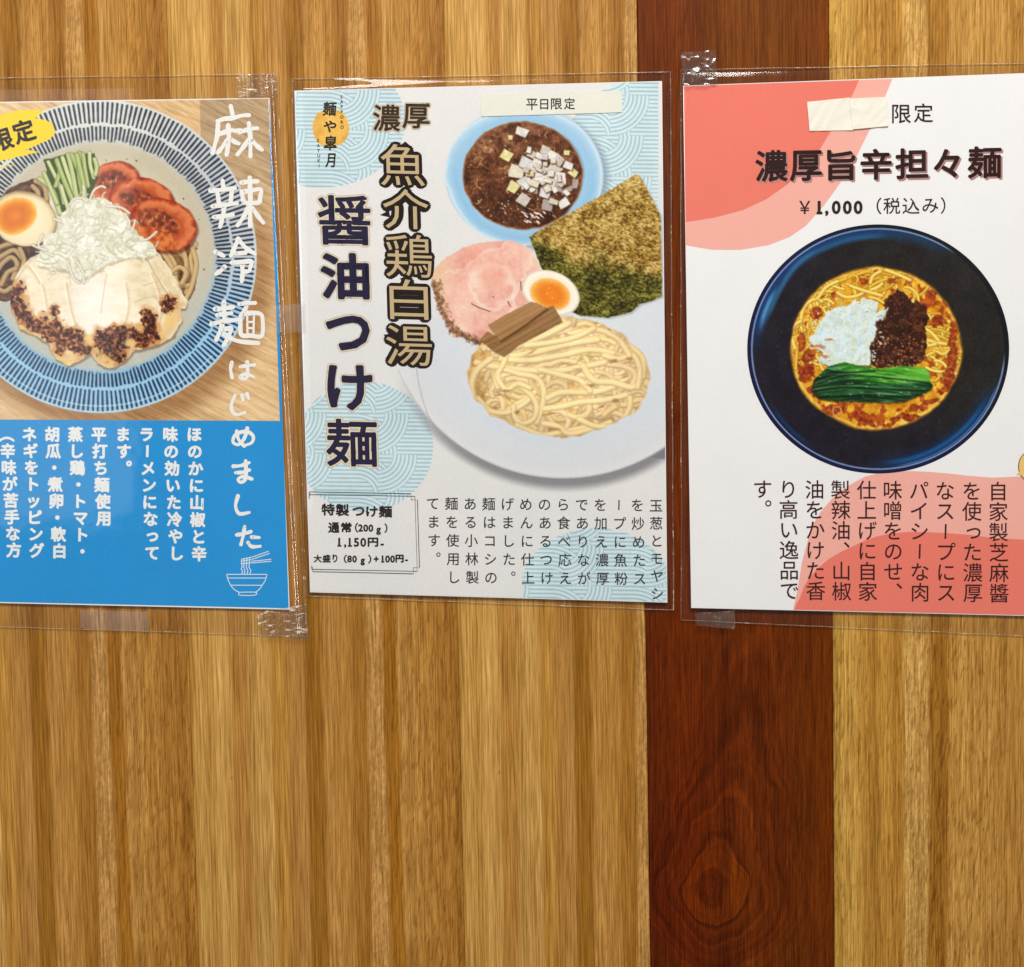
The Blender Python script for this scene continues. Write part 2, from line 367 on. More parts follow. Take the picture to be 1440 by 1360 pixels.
def paint_tsukemen():
    c = Canvas(408, 108, 944, 852, 2, (224, 224, 225))
    A = (slice(None), slice(None)); X, Y = c.X, c.Y
    c.img += ((fbm(X, Y, 90, 8)-.5)*8)[..., None]*np.array([1, .6, .2])
    # wave print patches
    m = (((X-452)/118)**2+((Y-170)/94)**2 < 1)
    waves(c, 430, 125, m*1.0)
    m = ((X-512)**2+((Y-628)*1.06)**2 < 97**2)
    waves(c, 470, 581, m*1.0)
    m = (((X-838)/104)**2+((Y-822)/79)**2 < 1)
    waves(c, 744, 766, m*1.0)
    m = np.hypot(X-905, Y-230) < 118
    waves(c, 800, 190, m*(X < 926)*1.0)
    # yellow watercolour seal
    sl, mk, d, u, v = c.ell(465, 181, 26.5, 27, 0, 1.6, 3, 16, 4)
    c.put(sl, mk, c.ramp(fbm(X[sl], Y[sl], 14, 21)*.7+d*.25, [(.2, (246, 205, 116)), (.5, (236, 186, 84)), (.8, (214, 158, 60))]), .93)
    # white plate
    cx, cy, r = 792, 419, 254
    dd = np.sqrt((X-cx)**2+(Y-cy)**2)
    ang = sst(440, 540, Y)
    lft = sst(560, 584, X)
    shp = sst(r+15, r-1, np.sqrt((X-cx-2)**2+(Y-cy-7)**2))*ang*sst(590, 760, Y+X*.15)
    c.put(A, shp*(dd > r-2), (126, 126, 132), .85)
    pm = (np.clip(r-dd+.5, 0, 1))*(X > 560)*sst(330, 470, Y+(X-600)*.35)*sst(-60, 60, (X-590)+(Y-470)*.8)
    f = np.clip((r-dd)/r, 0, 1)
    pc = c.ramp(f, [(0, (190, 190, 196)), (.012, (222, 223, 226)), (.06, (215, 219, 224)), (.2, (212, 219, 228)), (.5, (216, 222, 230)), (1, (222, 226, 232))])
    c.put(A, pm, pc, 1, 1)
    c.line([(585, 512), (590, 545), (603, 586), (624, 613), (662, 640), (720, 665)], 1.2, (150, 150, 156), .6)
    # dipping bowl
    sl, mk, d, u, v = c.ell(742, 252, 114, 99, 0, 9); c.put(sl, mk*(d > .9)*(u > -.2)*(X[sl] > 740), (120, 140, 160), .6)
    sl, mk, d, u, v = c.ell(737, 247, 111.5, 98, .04, 2)
    col = c.ramp(d+fbm(X[sl], Y[sl], 40, 7)*.1-.05, [(.74, (132, 172, 204)), (.78, (158, 200, 230)), (.88, (148, 193, 226)), (.95, (166, 206, 234)), (.985, (205, 226, 238)), (1, (190, 212, 228))])
    c.put(sl, mk, col, 1, 2)
    c.put(sl, mk*sst(.25, -.6, v)*sst(.78, .9, d)*.3, (205, 222, 240))
    sl, mk, d, u, v = c.ell(735, 247, 85, 76, .05, 1.2, 1.5, 10, 3)
    n = fbm(X[sl], Y[sl], 14, 31); n2 = fbm(X[sl], Y[sl], 3.2, 33)
    col = c.ramp(n*.6+n2*.5-.05+v*-.08, [(.2, (46, 26, 18)), (.42, (84, 46, 26)), (.6, (118, 70, 42)), (.78, (168, 116, 76)), (.95, (222, 190, 160))])
    c.put(sl, mk, (150, 100, 60)); c.put(sl, mk*(d < .975), col, 1, 3)
    c.put(sl, mk*sst(.3, -.6, v+u*-.3)*sst(.35, .7, n)*.45, (158, 112, 84))
    soup = np.zeros(X.shape); soup[sl] = mk*(d < .94)
    rs = np.random.RandomState(4)
    for k in range(52):       # sprouts and oil streaks
        a = rs.uniform(0, 6.28); rr = rs.uniform(.2, .95)**.6; x = 735+80*rr*math.cos(a); y = 247+70*rr*math.sin(a)
        t = rs.uniform(0, 6.28); L = rs.uniform(5, 16)
        q = [(x, y), (x+L*.5*math.cos(t), y+L*.5*math.sin(t)), (x+L*math.cos(t+.6), y+L*math.sin(t+.6))]
        c.noodle(q, rs.uniform(1.2, 2.8), [(150, 100, 58), (176, 128, 84), (120, 72, 34)][k % 3], (50, 26, 14), None, soup)
    for k in range(420):      # sparkle
        a = rs.uniform(0, 6.28); rr = math.sqrt(rs.uniform(0, 1)); x = 735+79*rr*math.cos(a); y = 247+69*rr*math.sin(a)
        if not ((x < 705 and y < 235) or (y > 280 and x < 775) or rs.rand() < .25): continue
        q = rs.uniform(.5, 1.5); L = rs.uniform(.3, 2.2); t = rs.uniform(0, 3.14)
        c.line([(x, y), (x+L*math.cos(t), y+L*math.sin(t))], q, [(240, 228, 214), (30, 14, 10), (196, 150, 112)][k % 3], .85, None, False)
    for k in range(14):
        x, y = 749+rs.normal(0, 9), 303+rs.normal(0, 4)
        c.line([(x-rs.uniform(1, 3), y-1), (x+rs.uniform(1, 3), y+1.5)], rs.uniform(1, 2.2), (246, 240, 240), .95, None, False)
    cubes = [(734, 186, 10, 7, .4), (718, 193.5, 3.8, 3.8, 0), (712, 219, 9, 8, .5), (727, 241, 12, 10, .2), (740, 230, 11, 9, .5), (755, 234, 10, 10, -.3),
             (766, 213, 6.5, 9, .35), (776, 219, 7, 8, .5), (797, 215, 5.5, 4.5, .15), (786, 224, 7, 6, .8), (763, 244, 13, 12, .2), (780, 238, 11, 10, .7),
             (786, 251, 11, 10, .1), (773, 258, 10, 9, .5), (739, 257, 11, 9, -.5), (722, 263, 8, 9, .5), (736, 281, 8.5, 9, .6), (750, 266, 8, 7, .3),
             (770, 288, 9, 9, .2), (766, 272, 8, 8, .3), (785, 263, 8, 7, .4), (797, 268, 10, 4, -.5), (793, 286, 8.5, 7.5, -.5), (809, 258, 5, 8, .1),
             (806, 243, 7, 6, .6), (799, 233, 8, 6, .4), (748, 217, 7, 6, .5), (757, 254, 6, 6, 0), (745, 244, 7, 5, .2)]
    cubes = [(x, y, a*.86, b*.86, t) for x, y, a, b, t in cubes]+[(rs.normal(762, 17), rs.normal(248, 19), rs.uniform(3, 6), rs.uniform(2.5, 5), rs.uniform(0, 1.5)) for _ in range(26)]
    for k, (x, y, a, b, t) in enumerate(cubes):
        q = []
        for ux, uy in ((-1, -1), (1, -1), (1, 1), (-1, 1)):
            ux *= a*rs.uniform(.85, 1.12); uy *= b*rs.uniform(.85, 1.12)
            q.append((x+ux*math.cos(t)-uy*math.sin(t), y+ux*math.sin(t)+uy*math.cos(t)))
        sl, m = c.poly([(p[0]+1.5, p[1]+2) for p in q], .8, 4, k, False, 3); c.put(sl, m, (58, 32, 20), .7)
        base = [(226, 224, 222), (206, 200, 190), (232, 228, 224), (220, 214, 196), (214, 212, 214)][k % 5]
        if k in (1, 2, 8, 15, 24, 28): base = (226, 220, 160)
        if k in (17, 18, 20, 21, 23): base = (176, 164, 160)
        sl, m = c.poly(q, .9, 4, k+2, False, 1)
        cc = np.array(base)+((fbm(X[sl]+k*9, Y[sl], 5, 50+k)-.5)*42)[..., None]
        c.put(sl, m, np.clip(cc, 0, 248))
        c.line([q[0], q[1]], .9, (150, 110, 70), .5, None, False); c.line([q[2], q[3]], 1, (128, 92, 66), .7, None, False)
        if k % 4 == 0: c.line([q[0], q[2]], .8, (176, 168, 160), .6, None, False)
    # seaweed sheet
    nori = [(744, 333), (790, 306), (850, 272), (894, 245), (899, 247), (912, 270), (929, 303), (931, 417), (916, 423), (900, 428), (886, 440), (855, 447), (815, 444), (775, 425), (762, 378)]
    sl, m = c.poly([(x+3, y+2) for x, y in nori], 0, 8, 0, False, 5); c.put(sl, m, (150, 160, 160), .5)
    sl, m = c.poly(nori, 1.2, 4, 3)
    x, y = X[sl], Y[sl]
    g = 352+(x-760)*.22+ (fbm(x, y, 30, 64)-.5)*70
    mix = sst(-22, 22, y-g)
    tx = fbm(x+y*.4, y*1.6-x*.5, 3.2, 61, 4); t2 = fbm(x*.9+y*.3, y, 13, 62, 2)
    tx = np.clip((tx-.5)*1.45+.5+(t2-.5)*.5, 0, 1)
    ca = c.ramp(tx, [(.1, (92, 66, 18)), (.36, (146, 112, 42)), (.6, (186, 154, 82)), (.9, (224, 200, 136))])
    cb = c.ramp(tx, [(.1, (36, 32, 6)), (.4, (70, 66, 16)), (.65, (106, 102, 34)), (.95, (164, 158, 78))])
    c.put(sl, m, ca*(1-mix[..., None])+cb*mix[..., None], 1, 4)
    c.mul(sl, m*sst(20, 0, np.hypot((x-835)*.7, y-395)), (.82, .82, .8))
    for k in range(240):
        xx = rs.uniform(745, 929); yy = rs.uniform(250, 445)
        j, i = int((yy-c.y0)*2), int((xx-c.x0)*2)
        if c.id[j, i] != 4 or c.id[min(j+14, c.H-1), min(i+16, c.W-1)] != 4: continue
        t = rs.uniform(-.3, 1.4); L = rs.uniform(3, 7)
        lo = yy > 352+(xx-760)*.22
        c.line([(xx, yy), (xx+L*.5*math.cos(t)+1, yy+L*.5*math.sin(t)-1), (xx+L*math.cos(t), yy+L*math.sin(t))], rs.uniform(.5, 1.2),
               [(36, 34, 8), (140, 136, 60)][k % 2] if lo else [(118, 84, 26), (226, 200, 134)][k % 2], .55)
    # plate lip over the seaweed
    # pork slice
    pork = [(606, 388), (611, 378), (625, 364), (650, 349), (676, 341), (720, 338), (746, 350), (755, 366), (764, 384), (765, 420), (735, 440), (712, 452), (697, 462), (688, 480), (676, 488), (668, 482), (652, 474), (637, 476), (628, 455), (611, 420)]
    sl, m = c.poly(pork, 1.5, 7, 12)
    x, y = X[sl], Y[sl]
    n = fbm(x, y, 26, 71); n2 = fbm(x, y, 4, 73); 
    swirl = np.abs(np.hypot((x-690), (y-402)*1.05)-30+(n-.5)*26)
    swirl2 = np.abs((x-650)*.5+(y-372)*.9+(n-.5)*40); swirl3 = np.abs(x-738+(y-380)*.35+(fbm(x, y, 20, 90)-.5)*26)
    col = c.ramp(n*.7+n2*.3, [(.25, (222, 160, 148)), (.5, (236, 186, 172)), (.75, (240, 208, 190))])
    fat = np.clip(sst(7, 0, swirl)*.75+sst(5, 0, swirl2)*.5+sst(5, 0, swirl3)*.6, 0, 1)[..., None]
    col = col*(1-fat)+np.array((243, 222, 206))*fat
    core = (sst(30, 8, np.hypot((x-694), (y-388)))*.45+sst(18, 4, np.hypot(x-664, y-356))*.4)[..., None]
    col = col*(1-core)+np.array((230, 152, 136))*core
    edge = sst(36, 4, (x-606)+(y-400)*.1)[..., None]*.75
    col = col*(1-edge)+np.array((228, 196, 158))*edge
    c.put(sl, m, col, 1, 5)
    for k in range(420):
        t = rs.uniform(0, 1); bx = np.interp(t, [0, .35, .6, 1], [609, 620, 634, 676]); by = np.interp(t, [0, .35, .6, 1], [398, 440, 466, 486])
        xx = bx+abs(rs.normal(0, 6))*.9-2; yy = by-abs(rs.normal(0, 3))
        s_ = rs.uniform(1.2, 3.4)
        c.line([(xx, yy), (xx+rs.uniform(-3, 3), yy+rs.uniform(-2, 4))], s_, [(88, 58, 40), (140, 98, 68), (190, 148, 112), (116, 86, 60)][k % 4], .5)
    for q in ([(663, 427), (672, 432), (689, 438)], [(714, 424), (718, 431)], [(732, 396), (733, 408)], [(693, 417), (694, 418)]): c.line(q, 1.2, (70, 36, 36), .85)
    for k in range(60):
        xx, yy = rs.uniform(640, 740), rs.uniform(425, 470); c.line([(xx, yy), (xx+6, yy+rs.uniform(-2, 2))], .8, (214, 152, 140), .3)
    # egg
    sl, mk, d, u, v = c.ell(775, 412, 42.5, 30, .42, 1.2, 1.2, 18, 2)
    c.put(sl, mk, c.ramp(d, [(.6, (244, 232, 206)), (.9, (247, 243, 232)), (1, (214, 204, 180))]), 1, 8)
    sl, mk, d, u, v = c.ell(774, 414, 29, 22, .35, 2, 1, 12, 5)
    c.put(sl, mk, c.ramp(d+fbm(X[sl], Y[sl], 12, 8)*.16-.08, [(0, (240, 140, 44)), (.5, (232, 132, 36)), (.78, (238, 158, 60)), (.93, (244, 188, 104)), (1, (238, 196, 128))]))
    for x, y in ((772, 405), (769, 413), (776, 419)): c.line([(x, y), (x+1, y)], 1.2, (250, 214, 150), .9)
    # noodles
    sl, base, d, u, v = c.ell(786, 529, 126, 84, .06, 3, 7, 22, 15)
    c.put(sl, base, (222, 186, 126), 1, 6)
    c.put(sl, base, c.ramp(fbm(X[sl], Y[sl], 7, 16), [(.3, (190, 148, 90)), (.7, (232, 200, 140))]))
    clip = np.zeros(X.shape); clip[sl] = sst(.3, .8, base)
    def N(pts, w=7, col=(238, 207, 142), **k): c.noodle(pts, w, col, (210, 168, 112), 6, clip, .08, .5, **k)
    for k in range(210):
        a = rs.uniform(0, 6.28); rr = math.sqrt(rs.uniform(0, 1)); x = 786+112*rr*math.cos(a); y = 529+72*rr*math.sin(a)
        t = rs.normal(-.15, .55)+(.9*math.sin(a)*math.copysign(1, math.cos(a))*rr*-1 if rr > .6 else 0); q = [(x, y)]; cur = rs.normal(0, .35)
        for j in range(rs.randint(7, 13)):
            x += 9*math.cos(t); y += 9*math.sin(t)*.8; t += cur+rs.normal(0, .25); q.append((x, y))
        b = rs.uniform(.9, 1.04); N(q, rs.uniform(6, 8.6), (246*b, 220*b, (170+rs.uniform(-8, 14))*b))
        if k % 6 == 0 and np.hypot((x-786)/112, (y-529)/72) < .95:
            c.line([(x, y), (x+rs.uniform(-6, 6), y+rs.uniform(-3, 3))], rs.uniform(1.2, 3.4), (122, 80, 40), .5)
    long = [[(706, 500), (716, 492), (735, 484), (770, 470), (800, 455)], [(708, 503), (730, 500), (760, 494), (800, 484), (840, 478)], [(670, 510), (690, 515), (730, 520), (780, 522), (820, 516), (850, 510)],
            [(705, 505), (745, 507), (790, 500), (830, 492), (862, 497)], [(668, 520), (662, 545), (672, 572), (700, 584), (722, 572), (745, 558)], [(700, 545), (697, 530), (706, 520), (730, 526), (755, 532), (765, 550), (762, 575), (755, 594)],
            [(672, 560), (690, 578), (715, 580), (740, 566), (752, 552)], [(722, 572), (725, 588), (735, 596), (750, 590), (755, 575), (750, 560), (735, 545)], [(770, 560), (790, 552), (830, 552), (860, 545), (884, 530)],
            [(766, 575), (790, 572), (815, 566), (850, 563), (880, 556)], [(820, 515), (835, 535), (862, 538), (890, 545), (905, 530)], [(855, 455), (880, 470), (892, 490), (905, 505), (904, 530)],
            [(850, 500), (870, 505), (890, 500), (900, 520), (897, 545)], [(690, 505), (672, 520), (664, 540), (668, 565), (685, 583)], [(727, 598), (745, 606), (765, 612), (800, 606), (830, 600)], [(765, 596), (785, 600), (800, 610), (830, 604), (858, 594)],
            [(815, 590), (840, 600), (870, 596), (885, 575), (886, 560)], [(760, 520), (790, 528), (815, 535), (830, 550)], [(800, 470), (840, 464), (870, 478), (885, 500)], [(740, 486), (775, 482), (810, 474), (835, 462)],
            [(712, 500), (708, 512), (700, 530), (712, 548), (728, 540), (745, 546)]]
    for q in long: N(q, rs.uniform(7.4, 9.4), (248, 226, 176))
    for x, y, a, b in ((701, 555, 5, 3), (846, 572, 5, 3), (866, 564, 4, 5), (779, 604, 8, 3), (772, 582, 7, 3), (727, 580, 3, 5), (797, 470, 4, 2), (793, 512, 6, 1.6), (812, 519, 5, 1.6), (862, 508, 5, 4), (747, 495, 7, 2.6), (884, 505, 3, 3), (830, 542, 6, 2), (712, 550, 5, 3), (879, 530, 5, 3)):
        sl, mk, d, u, v = c.ell(x, y, a*1.15, b*.6, -.45+(x % 3)*.25, 1.6, 2, 5, int(x)); c.put(sl, mk, (140, 94, 52), .55)
    sl = c.box(655, 435, 918, 622); f = .97+.16*fbm(c.X[sl], c.Y[sl], 34, 19)-.09*sst(.6, 1, np.hypot((c.X[sl]-786)/126, (c.Y[sl]-522)/90))
    c.mul(sl, (c.id[sl] == 6)*1.0, np.stack([f, f*.99, f*.96], -1))
    # bamboo shoots
    for q, base in (([(675, 477), (686, 466), (707, 478), (772, 432), (778, 430), (790, 450), (760, 467), (728, 484), (708, 500), (692, 492)], (150, 112, 72)), ([(686, 457), (712, 442), (747, 424), (771, 433), (740, 456), (703, 480), (697, 471)], (168, 128, 84))):
        sl, m = c.poly([(x+1.5, y+2.5) for x, y in q], 0, 8, 0, False, 4); c.put(sl, m, (96, 62, 30), .7)
        sl, m = c.poly(q, .8, 5, 44, False, 1); x, y = X[sl], Y[sl]
        f = fbm(x*.25+y*.4, (y+x*.55)*1.1, 3, 81); cc = np.array(base)+((f-.5)*52+(fbm(x, y, 1.5, 82)-.5)*16)[..., None]
        c.put(sl, m, cc, 1, 7)
    c.line([(704, 480), (740, 456), (770, 434)], 1.6, (92, 60, 34), .7, None, False)
    # grey corner of the table at the lower right
    sl, m = c.poly([(937, 627), (938, 646), (912, 643)], 0); c.put(sl, m*(dd[sl] > 256), (128, 126, 134), .9)
    c.img = np.clip((c.img-150)*1.06+150, 0, 255)*np.array((1, 1, 1.0))
    c.grain(5, 1.3, 5)
    return c

def paint_cold_noodles():
    c = Canvas(-128, 132, 402, 598, 2, (206, 178, 138))
    A = (slice(None), slice(None)); X, Y = c.X, c.Y
    g = fbm((X*.5-Y*.86)*.2+X*0, (X*.45+Y*.9)*0+(Y-X*.5)*1.0, 5, 3, 4); g2 = fbm(X*.12, Y-X*.52, 2.2, 5, 3)
    tb = c.ramp(g*.5+g2*.5, [(.25, (188, 152, 108)), (.5, (218, 186, 142)), (.75, (234, 210, 170))])
    c.img[:] = tb
    gr = (X > 281+(Y-140)*.02)*sst(400, 170, Y)
    c.put(A, gr, c.ramp(g*.5+g2*.5, [(.25, (150, 126, 98)), (.5, (178, 153, 122)), (.75, (196, 174, 144))]), .9)
    cx, cy = 141, 361
    c.mul(A, sst(252, 214, np.hypot(X-cx-12, (Y-cy-12)))*sst(300, 520, Y+X*.3), (.78, .7, .62))
    R = np.hypot(X-cx, (Y-cy)*1.0); th = np.arctan2(Y-cy, X-cx)
    low = sst(-60, 120, Y-cy)[..., None]; rt = sst(40, 170, X-cx)[..., None]
    base = np.array((212, 216, 212))*(1-low)+np.array((156, 200, 230))*low
    base = base*(1-.35*rt*(1-low))+np.array((150, 165, 190))*.35*rt*(1-low)
    ink = np.array((38, 42, 58))*(1-low)+np.array((22, 52, 88))*low
    n = 196; k = np.floor(th*n/(2*np.pi)); f = np.abs(((th*n/(2*np.pi)) % 1)-.5)
    k2 = np.floor(th*n/(2*np.pi)+.5); f2 = np.abs(((th*n/(2*np.pi)+.5) % 1)-.5)
    jit = _hash(k, k*0, 5); jit2 = _hash(k2, k2*0, 8)
    out = sst(.30, .19, f+(fbm(X, Y, 9, 2)-.5)*.12)*(R > 187+2.5*jit)*(R < 216.5+2*jit2)
    inn = sst(.34, .23, f2+(fbm(X, Y, 9, 7)-.5)*.12)*(R < 185-2.5*jit2)*(R > 161+5*jit)
    inside = np.clip(220-R+.5, 0, 1)
    inner = c.ramp(fbm(X, Y, 60, 4)*.4+sst(200, 520, Y)*.6, [(.1, (216, 206, 180)), (.5, (216, 210, 190)), (.9, (206, 212, 206))])
    s1 = sst(155, 165, R)[..., None]
    body = inner*(1-s1)+base*s1
    body = body*(1-.10*sst(40, 0, np.abs(R-150))[..., None])
    c.put(A, inside, body, 1, 1)
    c.put(A, np.maximum(out, inn)*inside, ink, .92)
    c.put(A, sst(2.2, .8, np.abs(R-218.4))*inside, (214, 222, 224), .5)
    c.put(A, sst(1.6, .4, np.abs(R-210))*inside*(Y > 500)*.7, (200, 224, 236))
    food = ((R < 150)*1.0)
    rs = np.random.RandomState(11)
    for k in range(26):
        a = rs.uniform(0, 6.28); x = cx+148*math.cos(a)*rs.uniform(.86, 1.03); y = cy+148*math.sin(a)*rs.uniform(.86, 1.03)
        c.line([(x, y), (x+.6, y+.5)], rs.uniform(1, 2.6), (74, 44, 24), .75)
    # sauce and noodles peeping out
    sl, m = c.poly([(-8, 330), (40, 262), (60, 250), (120, 250), (275, 350), (276, 400), (262, 440), (60, 480), (0, 440)], 3, 12, 6, True); c.put(sl, m*0, (90, 58, 36))
    for q in ([(-6, 345), (8, 395), (24, 420), (60, 300), (40, 262)],): pass
    sl, m = c.poly([(-30, 330), (10, 268), (60, 256), (70, 330), (50, 380), (22, 415), (4, 425), (-30, 410)], 3, 12, 6, True, 1)
    c.put(sl, m, c.ramp(fbm(X[sl], Y[sl], 8, 8), [(.3, (58, 32, 26)), (.7, (120, 84, 56))]), 1, 2)
    sl, m = c.poly([(195, 340), (235, 335), (268, 345), (277, 372), (274, 405), (264, 425), (245, 430), (225, 400)], 3, 12, 9, True, 1)
    c.put(sl, m, c.ramp(fbm(X[sl], Y[sl], 8, 9), [(.3, (84, 54, 36)), (.7, (150, 112, 74))]), 1, 2)
    def N(p, w, col=(206, 178, 130), dk=(96, 62, 36), idn=2, **k): c.noodle(p, w, col, dk, idn, **k)
    for p_i, p in enumerate([]): pass
    sl, m = c.poly([(195, 340), (235, 335), (268, 345), (277, 372), (274, 405), (264, 425), (245, 430), (225, 400)], 3, 12, 9, True); c.id[sl] = np.where((m > .5), 9, c.id[sl])
    for p in ([(275, 343), (268, 365), (272, 390), (262, 412)], [(240, 350), (258, 360), (264, 385), (252, 405)], [(232, 352), (246, 372), (248, 396), (262, 402), (272, 398)], [(255, 345), (262, 370), (258, 400)],
              [(222, 345), (236, 366), (246, 384)], [(240, 384), (252, 376), (262, 384), (256, 398)], [(270, 348), (276, 372), (270, 402), (262, 420)]): N(p, 6.5, idn=9)
    for p in ([(-6, 366), (6, 358), (20, 352), (30, 362)], [(-6, 384), (4, 370), (16, 362), (24, 372), (18, 392)], [(2, 400), (10, 384), (22, 378)], [(28, 350), (34, 366), (30, 380)], [(-5, 404), (6, 410), (16, 404)], [(-6, 350), (10, 344), (30, 340)],
              [(46, 262), (54, 272), (52, 286)], [(50, 255), (62, 262), (66, 280)]): N(p, 6.5, (188, 160, 116))
    # tomato slices
    for (x, y, rx, ry, ro, ix, iy, irx, iry) in ((158, 258, 39, 30, -.35, 158, 252, 21, 12), (200, 284, 46, 34, .22, 198, 282, 31, 14), (229, 316, 48, 36, .28, 222, 312, 32, 17)):
        sl, mk, d, u, v = c.ell(x+1, y+3, rx+2, ry+2, ro, 3, 2, 14, int(x)); c.put(sl, mk, (84, 30, 20), .6)
        sl, mk, d, u, v = c.ell(x, y, rx, ry, ro, 1.2, 1.6, 14, int(x))
        nn = fbm(X[sl], Y[sl], 9, int(x)+3)
        c.put(sl, mk, c.ramp(d+nn*.3-.15, [(.2, (190, 98, 58)), (.55, (184, 84, 44)), (.72, (206, 118, 76)), (.84, (214, 128, 80)), (.93, (186, 82, 46)), (1, (150, 52, 26))]), 1, 3)
        sl, mk, d, u, v = c.ell(ix, iy, irx, iry, ro+.1, 4, 3, 8, int(x)+7)
        c.put(sl, mk, c.ramp(fbm(X[sl], Y[sl], 5, int(x)+5), [(.3, (104, 44, 32)), (.6, (150, 70, 44)), (.85, (208, 146, 92))]), .93)
        for q in range(12):
            a, b = ix+rs.normal(0, irx*.45), iy+rs.normal(0, iry*.45)
            c.line([(a, b), (a+rs.uniform(-2, 2), b+rs.uniform(0, 4))], rs.uniform(.8, 2), [(236, 200, 150), (214, 150, 80), (60, 16, 14)][q % 3], .8)
    sl, mk, d, u, v = c.ell(212, 335, 38, 15, .25, 2, 3, 10, 77); c.put(sl, mk*(X[sl] > 185), c.ramp(fbm(X[sl], Y[sl], 6, 78), [(.3, (170, 70, 34)), (.7, (214, 130, 70))]), 1, 3)
    # cucumber sticks
    sl, m = c.poly([(62, 225), (100, 215), (134, 216), (138, 250), (120, 290), (84, 300), (70, 270)], 2, 9, 4); c.put(sl, m, (66, 84, 36), 1, 4)
    for p in (((84, 300), (74, 268), (56, 252)), ((80, 286), (70, 262), (62, 244)), ((90, 286), (84, 262), (68, 228)), ((78, 262), (84, 240), (80, 224)), ((104, 286), (92, 258), (80, 226)), ((112, 290), (98, 252), (88, 222)),
              ((108, 278), (103, 248), (96, 218)), ((116, 282), (112, 246), (101, 218)), ((118, 276), (112, 250), (112, 216)), ((124, 262), (120, 240), (117, 217)), ((132, 250), (127, 232), (126, 215)), ((96, 294), (90, 276), (86, 262)),
              ((120, 290), (118, 262), (108, 218)), ((134, 246), (136, 236), (133, 224))):
        p = [(x, y) for x, y in p]
        c.noodle(p, rs.uniform(5, 7), [(186, 196, 134), (200, 208, 150), (168, 182, 110)][rs.randint(3)], (64, 82, 34), 4, None, .16, .7)
        c.line([(x+1, y) for x, y in p], 1.4, (222, 226, 180), .55)
    # egg
    sl, mk, d, u, v = c.ell(35, 311, 46, 37, .28, 3, 0); c.put(sl, mk, (84, 62, 44), .5)
    sl, mk, d, u, v = c.ell(33, 307, 46, 38.5, .22, 1.3, 1.5, 18, 2)
    c.put(sl, mk, c.ramp(d-.06*v, [(.5, (240, 226, 192)), (.85, (232, 218, 182)), (.97, (206, 186, 142)), (1, (170, 146, 104))]), 1, 5)
    sl, mk, d, u, v = c.ell(22, 303.5, 31, 25.5, -.5, 2.5, 1.5, 12, 5)
    c.put(sl, mk, c.ramp(d+fbm(X[sl], Y[sl], 12, 8)*.2-.1, [(0, (226, 138, 40)), (.45, (214, 116, 20)), (.75, (226, 142, 36)), (.93, (240, 184, 84)), (1, (238, 200, 124))]))
    # steamed chicken
    ch = [(18, 398), (28, 378), (44, 361), (70, 350), (100, 340), (150, 345), (190, 345), (216, 350), (232, 368), (250, 398), (264, 425), (262, 434), (254, 434), (256, 450), (246, 470), (232, 480), (214, 488), (190, 492), (176, 508), (160, 517), (146, 517), (136, 510),
          (128, 496), (112, 508), (95, 514), (78, 504), (66, 482), (46, 470), (28, 462), (14, 430)]
    sl, m = c.poly([(x+1, y+4) for x, y in ch], 2, 9, 4, False, 6); c.put(sl, m, (108, 88, 66), .6)
    sl, m = c.poly(ch, 2.4, 9, 4, False, 1)
    x, y = X[sl], Y[sl]
    f = fbm(x, y*1.2, 34, 91)*.6+fbm(x*.4+y*.1, y, 6, 92)*.4
    c.put(sl, m, c.ramp(f, [(.25, (216, 198, 162)), (.5, (234, 222, 194)), (.75, (244, 236, 216))]), 1, 6)
    hl = sst(60, 6, np.hypot((x-130), (y-424)*.55))[..., None]*.75
    c.put(sl, m*hl[..., 0], (246, 242, 238))
    e = sst(16, 0, np.abs(np.hypot(x-138, (y-405)*1.12)-118)); c.put(sl, m*e*.5*(y > 430), (206, 160, 96))
    for q in ([(18, 402), (44, 366), (72, 352)], [(112, 480), (118, 500)], [(134, 480), (126, 496), (112, 508)], [(216, 372), (236, 398), (250, 415)], [(60, 476), (70, 470), (74, 462)], [(190, 425), (210, 418), (232, 420)], [(200, 402), (222, 396)], [(150, 385), (146, 410), (142, 440)], [(96, 384), (100, 400)]):
        c.line(q, 1.1, (176, 148, 108), .55)
    sl, m = c.poly([(206, 362), (218, 356), (236, 386), (264, 424), (260, 434), (250, 432), (228, 402)], 1.2, 8, 3, False, 1); c.put(sl, m, c.ramp(fbm(X[sl], Y[sl], 7, 3), [(.3, (220, 204, 168)), (.7, (240, 230, 204))]))
    c.line([(206, 364), (228, 402), (250, 433)], 1, (150, 120, 84), .7)
    for q in ([(40, 372), (58, 400), (66, 440), (70, 470)], [(92, 398), (100, 440), (112, 470), (132, 486)], [(176, 398), (180, 430), (170, 462), (140, 476)], [(212, 384), (222, 410), (226, 440), (218, 470)]):
        s5, d5, S5 = c.dist(q, 8); c.put(s5, sst(6, 0, d5)*(c.id[s5] == 6)*(S5 > 0), (206, 178, 132), .55); c.put(s5, sst(5, 0, d5)*(c.id[s5] == 6)*(S5 <= 0), (250, 242, 226), .6)
